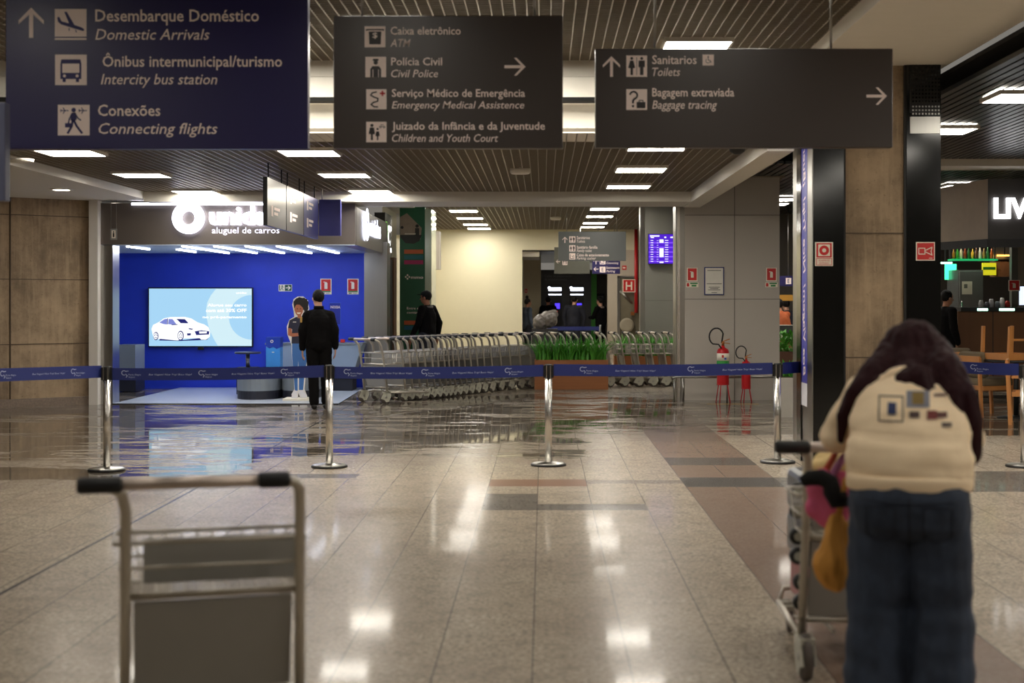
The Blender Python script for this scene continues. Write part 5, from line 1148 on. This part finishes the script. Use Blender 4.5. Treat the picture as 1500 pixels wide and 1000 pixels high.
def cap_bits(t, D, s, hd, fw, rt):
    g = MB(black); g.ell(hd+V(0,0,.06*s), (R_(.092*s),.108*s,.075*s)); me = remesh(g, .01, 2, lambda c, n: V(c.x,c.y,max(c.z,hd.z+.045*s))); mesh_part(me, 'cap', mat('black cap fabric', (16,16,18), .8), t)
    g = MB(mat('black cap fabric', (16,16,18), .8)); pts = [hd+V(0,0,.05*s)+fw*(.08+.09*math.cos(a))*s+rt*.085*math.sin(a)*s for a in [math.radians(q) for q in range(-90,91,18)]]
    n = len(pts); g.add(pts+[p+V(0,0,.012) for p in pts], [tuple(range(n)), tuple(range(2*n-1,n-1,-1))]+[(i,n+i,n+(i+1)%n,(i+1)%n) for i in range(n)]); g.build('visor', t)
    g = MB(mat('grey hood lining', (110,106,100), .8)); g.tube([D['neck']+V(.07*math.cos(a),.08*math.sin(a)-.01,-.01)*s for a in [math.radians(q) for q in range(0,360,30)]], .022*s, 8, closed=True); g.build('hood', t)
    MB(mat('tan strap', (150,100,70), .6)).tube([D['wl']+V(-.01,.0,.05)*s, D['wl']+V(-.02,.04,-.25)*s], .012, 8).build('bag_strap', t)
R_ = lambda x: x
person('man in black jacket and cap walking left behind the nested trolleys', (PX(626,26.9), 26.9, 0), math.radians(62), 1.80, dict(wl=V(-.27,.16,.92), el=V(-.26,.03,1.15), er=V(.26,-.1,1.15), wr=V(.26,-.05,.9), kl=V(-.1,.14,.5), al=V(-.1,.16,.09), kr=V(.1,-.04,.5), ar=V(.1,-.28,.12)), skin_m, blackcloth, navycloth, extra=cap_bits, facing=math.radians(10))
person('woman with a bun in blue gray top waiting at the left of the passage', (PX(772,40.5), 40.5, 0), math.radians(-60), 1.68, {}, skin_m, bluegrey, navycloth, hair='bun', hands=False, vox=.016)
person('man in dark jacket using the left parking payment machine', (PX(803,43.2), 43.2, 0), 0, 1.74, dict(er=V(.25,.12,1.2), wr=V(.2,.38,1.25)), skin_m, blackcloth, blackcloth, hands=False, vox=.016)
person('broad man in dark navy jacket at the right parking payment machine', (PX(841,40.2), 40.2, 0), math.radians(-15), 1.76, dict(el=V(-.29,0,1.15), er=V(.29,.02,1.15), sl=V(-.22,0,1.42), sr=V(.22,0,1.42)), skin_l, navycloth, navycloth, hands=False, vox=.016)
person('person in black coat with pale scarf at the right of the passage', (PX(880,41.0), 41.0, 0), math.radians(50), 1.72, dict(el=V(-.24,.1,1.15), wl=V(-.15,.3,1.15)), skin_l, blackcloth, blackcloth, hands=False, vox=.016,
    extra=lambda t, D, s, hd, fw, rt: MB(mat('pale scarf', (170,150,140), .9)).tube([D['neck']+V(.075*math.cos(a),.08*math.sin(a),-.01)*s for a in [math.radians(q) for q in range(0,360,30)]], .03*s, 8, closed=True).build('scarf', t))
person('barman in black shirt standing left of the cafe refrigerator', (PX(1385,23.2), 23.2, 0), math.radians(-70), 1.78, {}, skin_m, blackcloth, blackcloth, hands=False, vox=.016)
sit = dict(pel=V(0,0,.5), waist=V(0,.04,.62), chest=V(0,.08,.84), neck=V(0,.12,1.02), head=V(0,.18,1.17), sl=V(-.18,.1,.98), sr=V(.18,.1,.98), el=V(-.24,.22,.76), er=V(.24,.22,.76), wl=V(-.12,.42,.8), wr=V(.12,.42,.8), hl=V(-.09,.05,.48), hr=V(.09,.05,.48), kl=V(-.12,.45,.5), kr=V(.12,.45,.5), al=V(-.12,.45,.09), ar=V(.12,.45,.09))
person('guest in orange brown shirt sitting behind the cafe counter in the gap', (PX(1150,28.4), 28.4, .35), math.radians(40), 1.75, sit, skin_m, mat('orange brown shirt', (176,88,44), .8), navycloth, hands=False, vox=.016)
person('guest in dark top sitting behind the one in orange brown shirt', (PX(1157,30.5), 30.5, .35), math.radians(20), 1.75, sit, skin_l, navycloth, navycloth, hands=False, vox=.016)
for px, d, lab in ((1150,28.35,'stool under the guest in orange brown shirt'),(1157,30.45,'stool under the guest in dark top')):
    t = thing('bar_stool', lab, 'stool', (PX(px,d), d, 0)); MB(wood2).lathe([(.0,.66),(.18,.66),(.18,.71),(0,.71)], n=20).build('seat', t)
    for a in range(4): MB(wood2).tube([(.12*math.cos(a*1.57+.8),.12*math.sin(a*1.57+.8),.66),(.17*math.cos(a*1.57+.8),.17*math.sin(a*1.57+.8),0)], .015, 8).build('leg', t)

# cardboard cutout of a smiling woman standing in the shop
d = 22.75; k = d/F
t = thing('cardboard_cutout', 'flat cardboard cutout of a woman with curly dark hair in polo and jeans', 'cutout', (PX(437.5,d), d, 0)); cu = lambda px, py: ((px-437.5)*k, PZ(py,d))
cfm = lambda n, c: mat('cutout print '+n, c, .5, var=.05)
outl = [(428,584),(427,577),(431,570),(430,545),(427,515),(427,505),(421,490),(420,478),(424,468),(431,464),(430,455),(428,446),(430,438),(436,434),(444,434),(451,440),(453,452),(449,462),(447,466),(454,474),(455,500),(452,520),(448,545),(446,570),(450,580),(449,583),(440,583),(437,575),(436,584)]
g = MB(cfm('white edge', (226,224,220))); g.prism([cu(*p) for p in outl], 0, .012); g.build('board', t)
y = -.002
g = MB(cfm('jeans', (64,112,176))); g.flat([cu(*p) for p in ((428,503),(452,503),(450,525),(446,548),(444,571),(438,571),(438,548),(437,528),(436,548),(436,572),(432,572),(430,545),(428,520))], y); g.build('jeans_print', t)
g = MB(cfm('polo', (34,36,56))); g.flat([cu(*p) for p in ((427,503),(428,482),(422,480),(424,469),(434,464),(446,466),(454,474),(453,503))], y); g.M(safewhite).rect(cu(429,472)[0],cu(434,472)[0],cu(429,472)[1],cu(429,471)[1],y-.001); g.build('polo_print', t)
g = MB(cfm('skin', (170,104,76))); g.flat([cu(*p) for p in ((422,480),(427,481),(428,488),(447,487),(448,491),(428,493),(422,491))], y-.002); g.build('arm_print', t); g = MB(cfm('skin', (170,104,76))); g.flat([cu(436,466),cu(442,466),cu(441,460),cu(436,460)], y-.001); g.flat([cu(438+6.6*math.cos(a)*(1 if math.sin(a)>0 else .9), 453.5-9*math.sin(a)) for a in [i*math.pi/10 for i in range(20)]], y-.003); g.build('skin_print', t)
g = MB(cfm('curly hair', (24,22,22))); rnd = random.Random(2); g.flat([cu(441+(11+rnd.uniform(-.8,.8))*math.cos(a), 445-(9.5+rnd.uniform(-.8,.8))*math.sin(a)) for a in [i*math.pi/18 for i in range(-6,25)]], y-.0015)
g.flat([cu(*p) for p in ((431,452),(430,441),(438,435),(450,438),(452,452),(447,461),(445,452),(439,446),(434,446))], y-.004); g.build('hair_print', t)
g = MB(cfm('eye dark', (30,20,20))); g.disc(*cu(435.6,452),.009,y-.005,8); g.disc(*cu(440.4,452),.009,y-.005,8); g.M(safewhite).flat([cu(434.6,457.5),cu(436,459.6),cu(439.5,459.6),cu(441,457.5)], y-.005); g.build('face_print', t)
g = MB(cfm('white shoe', (226,226,232))); g.flat([cu(*p) for p in ((427,583),(427.5,577),(431,571),(435,572),(436,583))], y); g.flat([cu(*p) for p in ((437,573),(443,571),(449,579),(449,582),(441,582))], y-.001); g.build('shoe_print', t)
MB(safewhite).box((416-437.5)*k,(462-437.5)*k,-.12,.3,0.0145,.05).build('foot_plate', t)

# ------------------------------------------------------------------ woman leaning on her trolley
wd_ = 5.25; wx = PX(1332, wd_)
t = thing('person', 'long haired woman in cream hoodie and blue jeans leaning on her trolley, seen from behind', 'person', (wx, wd_, 0), -math.atan((1332-VX)/F))
J = dict(pel=V(0,0,.93), waist=V(0,.05,1.03), chest=V(0,.20,1.19), neck=V(0,.33,1.31), head=V(0.015,.42,1.41), sl=V(-.165,.26,1.24), sr=V(.165,.26,1.24), el=V(-.275,.30,1.07), er=V(.215,.34,1.06), wl=V(-.10,.50,1.06), wr=V(.10,.50,1.06), hl=V(-.09,0,.90), hr=V(.09,0,.90), kl=V(-.115,.03,.48), kr=V(.115,.02,.48), al=V(-.12,-.02,.09), ar=V(.12,-.05,.09))
b_ = MB(black)
b_.cap(J['pel'],J['waist'],.13,.11); b_.cap(J['waist'],J['chest'],.11,.12); b_.cap(J['chest'],J['neck'],.11,.06); b_.cap(J['neck'],J['head'],.05,.05); b_.ell(J['head']+V(0,.02,.01),(.075,.1,.1)); b_.ell(J['head']+V(0,.08,-.05),(.055,.06,.06)); b_.cap(J['head']+V(0,.13,-.01),J['head']+V(0,.15,-.03),.01,.014,8)
for a in 'lr':
    sg = -1 if a == 'l' else 1
    b_.cap(J['chest'],J['s'+a],.08,.05); b_.cap(J['s'+a],J['e'+a],.045,.038); b_.cap(J['e'+a],J['w'+a],.038,.026); b_.cap(J['h'+a],J['k'+a],.085,.055); b_.cap(J['k'+a],J['a'+a],.055,.038); b_.cap(J['a'+a]-V(0,0,.04),J['a'+a]+V(0,.13,-.055),.036,.028)
    w_ = J['w'+a]; dr = V(-sg*.7,.6,-.35).normalized(); up = V(0,.3,1).normalized().cross(dr).normalized()
    for q in range(4):
        o_ = up*(q-1.5)*.018; kn = w_+dr*.085+o_; b_.cap(w_+dr*.02+o_*.8,kn,.013,.011,8); m_ = kn+dr*.03+V(0,0,-.012); b_.cap(kn,m_,.0095,.009,8); b_.cap(m_,m_+dr*.018+V(0,0,-.024),.009,.008,8)
    b_.cap(w_+dr*.02+up*.03,w_+dr*.07+up*.045,.012,.010,8)
mesh_part(remesh(b_, .007, 3), 'body', skin_l, t)
fold = lambda c, n: c+n*(.010*mnoise.noise(V(c.x*5,c.y*5,c.z*11))+.006*mnoise.noise(V(c.x*12+c.z*8,c.y*9,c.z*16)))
g = MB(black); g.ell(V(0,-.015,.86),(.225,.16,.15)); g.ell(V(0,.02,.97),(.205,.14,.08)); g.ell(V(-.095,-.06,.84),(.115,.10,.12)); g.ell(V(.095,-.06,.84),(.115,.10,.12))
for a in 'lr': g.cap(J['h'+a],J['k'+a]+V(0,-.01,0),.13,.115); g.cap(J['k'+a]+V(0,-.01,0),J['a'+a]+V(0,-.02,.02),.115,.118)
jean = N('blue denim'); n1 = jean.noise(jean.mapping(jean.coord('Object'),(1,1,.6)),9,4,.6); n2 = jean.noise(jean.coord('Object'),220,2); c0 = jean.mix(jean.ramp(n1,.3,.7),L3((26,34,48)),L3((46,57,76))); jean.put(jean.b.inputs['Base Color'], jean.mix(jean.math('MULTIPLY',n2,.35),c0,L3((72,84,104)))); jean.b.inputs['Roughness'].default_value = .85
jo = mesh_part(remesh(g, .009, 4, fold), 'jeans', jean.m, t)
dj = mat('denim seam', (30,36,50), .85)
hood_m = mat('cream fleece', (246,222,186), .9, var=.06, scale=3)
g = MB(black); g.loft([(V(0,.01,.925),.215,.155,0),(V(0,.02,.96),.238,.172,-.1),(V(0,.05,1.02),.236,.172,-.35),(V(0,.12,1.10),.225,.165,-.6),(V(0,.20,1.17),.22,.155,-.75),(V(0,.27,1.23),.205,.13,-.85),(V(0,.33,1.29),.15,.09,-.9),(V(0,.36,1.32),.08,.06,-.9)])
for a in 'lr':
    sg = -1 if a == 'l' else 1
    g.cap(J['neck']-V(0,.04,.05),J['s'+a],.08,.08); g.cap(J['s'+a],J['e'+a],.08,.068); g.cap(J['e'+a],J['w'+a],.068,.046)
fold2 = lambda c, n: c+n*((.016 if c.z < 1.12 else .007)*mnoise.noise(V(c.x*4,c.y*5,c.z*17))+.004*mnoise.noise(c*16))
hm_ = remesh(g, .009, 4, fold2); bv = BVHTree.FromPolygons([v.co.copy() for v in hm_.vertices], [tuple(p.vertices) for p in hm_.polygons])
mesh_part(hm_, 'hoodie', hood_m, t)
# rib hem
g = MB(hood_m); n = 40
ringp = lambda s_, z: [V(.222*s_*math.cos(2*math.pi*i/n), .01+.162*s_*math.sin(2*math.pi*i/n), z) for i in range(n)]
vs = ringp(1.0,.905)+ringp(1.03,.915)+ringp(1.04,.95)+ringp(1.0,.965)+ringp(.9,.96)+ringp(.9,.91); fs = [(q*n+i, q*n+(i+1)%n, ((q+1)%6)*n+(i+1)%n, ((q+1)%6)*n+i) for q in range(6) for i in range(n)]
g.add(vs, fs, True); g.build('hem_band', t)
# hood lying on the shoulders
g = MB(black); g.tube([V(-.18,.19,1.20),V(-.14,.18,1.25),V(-.06,.20,1.315),V(0,.22,1.33),V(.06,.20,1.315),V(.14,.19,1.26)],[.012,.02,.03,.034,.03,.016],12)
mesh_part(remesh(g,.008,3), 'hood', hood_m, t)
# printed patches projected on the back
def decal(name, x0, x1, z0, z1, rgb, n=6, off=.004):
    g = MB(mat('hoodie print '+name, rgb, .8)); vs = []; ok = True
    for j in range(n+1):
        for i in range(n+1):
            o_ = V(x0+(x1-x0)*i/n, -1, z0+(z1-z0)*j/n); h_ = bv.ray_cast(o_, V(0,1,0))
            if h_[0] is None: return
            vs.append(h_[0]-V(0,off,0)+h_[1]*.001)
    g.add(vs, [(j*(n+1)+i, j*(n+1)+i+1, (j+1)*(n+1)+i+1, (j+1)*(n+1)+i) for j in range(n) for i in range(n)], True); g.build('printed_patch', t)
kx = wd_*1.03/F; dx = lambda px: (px-1332)*kx; dz = lambda py: EYE+(VY-py)*kx
for nm, a_, b2, c_, d_, rgb in (('frame left',1289,1291,578,612,(92,84,80)),('frame top',1289,1324,577,579,(92,84,80)),('frame right',1322,1324,578,610,(92,84,80)),('frame bottom',1289,1324,610,612,(92,84,80)),('navy star',1302,1314,586,602,(40,52,92)),('grey panel',1328,1360,570,592,(120,122,134)),('olive disc',1336,1352,572,588,(126,104,52)),('dark blot',1332,1346,597,606,(88,70,68)),('red blot',1356,1370,596,608,(122,56,54)),('brown blot',1370,1384,598,606,(96,60,56)),('line blot',1366,1384,574,578,(110,84,80)),('small blot',1376,1390,612,618,(96,84,80))):
    decal(nm, dx(a_), dx(b2), dz(d_), dz(c_), rgb, 4, .0045 if nm in ('navy star','olive disc') else .003)
# hair
hairm = mat('dark auburn hair', (42,18,22), .6, spec=.12, var=.5, scale=26, stretch=(5,5,.6))
hd = J['head']; g = MB(black); g.ell(hd+V(0,.0,.0),(.122,.13,.118)); g.ell(hd+V(0,-.03,-.05),(.135,.115,.11)); g.cap(hd+V(0,-.09,-.06),V(.0,.22,1.29),.09,.07); g.cap(hd+V(-.05,-.05,-.06),V(-.12,.22,1.27),.08,.045); g.cap(hd+V(.05,-.05,-.06),V(.12,.22,1.27),.08,.05); g.cap(hd+V(-.05,-.09,-.08),V(-.07,.15,1.255),.075,.03); g.cap(hd+V(.05,-.09,-.08),V(.09,.13,1.235),.075,.03); g.cap(V(-.01,.17,1.29),V(.0,.13,1.24),.05,.025); g.cap(V(.04,.17,1.30),V(.07,.11,1.225),.06,.03)
L_ = [hd+V(-.07,-.02,-.02),V(-.13,.26,1.32),V(-.20,.20,1.25),V(-.245,.19,1.16),V(-.255,.20,1.06)]
for a, b2, r0, r1 in zip(L_[:-1],L_[1:],(.075,.055,.036,.028),(.055,.036,.028,.012)): g.cap(a,b2,r0,r1)
L2 = [V(-.10,.24,1.31),V(-.15,.17,1.24),V(-.17,.17,1.17)]
for a, b2, r0, r1 in zip(L2[:-1],L2[1:],(.03,.018),(.018,.006)): g.cap(a,b2,r0,r1)
L_ = [hd+V(.07,-.02,-.02),V(.13,.24,1.32),V(.175,.18,1.24),V(.205,.17,1.14),V(.215,.18,1.03),V(.21,.19,.97)]
for a, b2, r0, r1 in zip(L_[:-1],L_[1:],(.085,.08,.075,.066,.055),(.08,.075,.066,.055,.016)): g.cap(a,b2,r0,r1)
L2 = [V(.13,.20,1.29),V(.165,.13,1.22),V(.185,.11,1.12),V(.18,.11,1.06)]
for a, b2, r0, r1 in zip(L2[:-1],L2[1:],(.05,.035,.024),(.035,.024,.008)): g.cap(a,b2,r0,r1)
hr = lambda c, n: c+n*(.008*mnoise.noise(V(c.x*24,c.y*24,c.z*3))+.005*mnoise.noise(V(c.x*45,c.y*45,c.z*4))+.0025*mnoise.noise(V(c.x*110,c.y*110,c.z*6)))
mesh_part(remesh(g, .007, 3, hr), 'hair', hairm, t)
for a in 'lr':
    g = MB(black); an = J['a'+a]; g.cap(an+V(0,-.04,-.045),an+V(0,.1,-.05),.044,.04); g.cap(an+V(0,.1,-.05),an+V(0,.15,-.055),.04,.03); mesh_part(remesh(g,.01,3,lambda c,n: V(c.x,c.y,max(c.z,.003))), 'shoe', safewhite, t)
# jeans details
g = MB(dj)
def onj(bvj, pts, r):
    out = []
    for x, z in pts:
        h_ = bvj.ray_cast(V(x,-1,z), V(0,1,0))
        if h_[0] is not None: out.append(h_[0]-V(0,.001,0))
    if len(out) > 1: g.tube(out, r, 6)
bvj = BVHTree.FromPolygons([v.co.copy() for v in jo.data.vertices],[tuple(p.vertices) for p in jo.data.polygons])
onj(bvj, [(-.17+.34*i/14, .885-.012*math.sin(math.pi*i/14)) for i in range(15)], .003)
onj(bvj, [(0,.905-.2*i/10) for i in range(11)], .003)
for sg in (-1,1):
    onj(bvj, [(sg*(.05+.1*i/6), .862) for i in range(7)], .0025); onj(bvj, [(sg*.05,.862-.11*i/6) for i in range(7)], .0025); onj(bvj, [(sg*.15,.862-.11*i/6) for i in range(7)], .0025); onj(bvj, [(sg*.05+sg*.1*i/6,.752-.02*math.sin(math.pi*i/6)) for i in range(7)], .0025)
g.build('seams', t)

# her trolley with suitcases and bags
o = dup(tf, (PX(1190,5.83)+.29, 5.95, 0), 0, 'loaded luggage trolley under the leaning woman in the right foreground')
tx, ty_ = PX(1190,5.83)+.29, 5.95
def suitcase(label, z0, z1, rgb, w0=-.24, w1=.36, y0=.30, y1=.80):
    t = thing('suitcase', label, 'suitcase', (tx, ty_, z0)); h = z1-z0; m = mat('suitcase shell %d_%d' % (rgb[0], rgb[2]), rgb, .35)
    g = MB(m); g.box(w0,w1,y0,y1,0.002,h-.002)
    g.build('shell', t, bevel=.03)
    g = MB(black); g.box(w0-.002+.05,w1-.05,y0-.003,y0+.01,h/2-.006,h/2+.006); g.build('zipper', t)
    for zz in (.28*h, .72*h):
        for yy in (y0+.05,):
            g = MB(rubber); g.lathe([(.012,-.045),(.032,-.045),(.038,-.03),(.038,-.012),(.032,.0),(.012,.0)], (w0-.03, yy, zz), 18, 'Y'); g.M(castorgrey).lathe([(.02,-.047),(.02,.002)], (w0-.03, yy, zz), 12, 'Y'); g.M(black).box(w0-.03,w0+.01,yy-.04,yy-.005,zz-.02,zz+.02); g.build('wheel', t)
    MB(black).tube([(w1,y0+.2,h/2-.06),(w1+.03,y0+.2,h/2-.05),(w1+.03,y0+.2,h/2+.05),(w1,y0+.2,h/2+.06)],.012,8).build('handle', t)
    return t
suitcase('red suitcase lying at the bottom of the loaded trolley', .215, .42, (150,44,40), -.225,.42); suitcase('black suitcase lying in the middle of the trolley stack', .422, .62, (30,30,32)); suitcase('dark gray suitcase lying on top of the trolley stack', .622, .82, (38,36,36))
# pink bag, fluffy black pillow, mustard bag, yellow cloth in the basket
def lump(name, label, cat, caps, m, loc, vox=.01, amp=.012):
    g = MB(black)
    for c in caps: g.cap(*c)
    me = remesh(g, vox, 3, lambda c, n: c+n*amp*mnoise.noise(V(c.x*16,c.y*16,c.z*8)))
    o = mesh_part(me, name, m); o.location = loc; return tag(o, label, cat)
q = W(1213,728,5.62)
t = thing('shoulder_bag', 'pink fabric bag hanging on the trolley beside the woman', 'bag', q); g = MB(black); g.cap(V(-.02,.02,.05),V(.02,.02,-.06),.065,.075); g.cap(V(.05,.02,.05),V(.05,.02,-.02),.05,.06); g.cap(V(-.03,.02,-.04),V(.03,.02,-.07),.055,.055)
mesh_part(remesh(g,.008,3,lambda c,n: c+n*.012*mnoise.noise(c*14)),'bag_body',mat('pink fabric',(208,92,130),.8,var=.2,scale=8),t); MB(mat('lilac strap',(166,104,150),.7)).tube([V(.0,0,.06),V(.04,-.01,.13),V(.09,.0,.2)],.016,8).build('strap',t); MB(mat('coral strap',(190,84,60),.7)).tube([V(-.02,.02,.08),V(.02,.01,.15),V(.05,.02,.2)],.013,8).build('strap',t)
o = MB(mat('black fluffy fabric',(12,11,12),.95)).tube([W(1173,706,5.5),W(1186,700,5.5),W(1203,699,5.48),W(1216,706,5.47),W(1219,720,5.46),W(1224,732,5.46),W(1240,731,5.46)],[.02,.03,.033,.034,.036,.036,.03],14).build('neck_pillow'); tag(o,'black fluffy curved neck pillow draped over the pink bag','pillow')
q = W(1222,815,5.5)
t = thing('tote_bag', 'mustard yellow cloth tote hanging from the trolley beside the jeans', 'bag', q); g = MB(black); g.cap(V(.015,.02,.14),V(.0,.02,-.02),.03,.07); g.cap(V(-.02,.02,-.03),V(.01,.02,-.08),.065,.06); g.cap(V(.05,.03,.1),V(.06,.03,-.08),.03,.05)
mesh_part(remesh(g,.008,3,lambda c,n: c+n*.010*mnoise.noise(V(c.x*40,c.y*40,c.z*6))),'bag_body',mat('mustard cloth',(206,146,62),.75,var=.2,scale=6),t); MB(mat('mustard cloth',(206,146,62),.75)).tube([V(.02,.02,.15),V(.03,.0,.22),V(.05,.02,.3)],.012,8).build('strap',t)
lump('folded_cloth','pale yellow folded cloth in the basket of the loaded trolley','cloth',[(V(-.05,0,-.03),V(.06,0,.0),.05,.05),(V(0,.05,.0),V(.05,.05,.03),.05,.04)],mat('pale yellow cloth',(226,198,140),.9),W(1212,680,5.98))
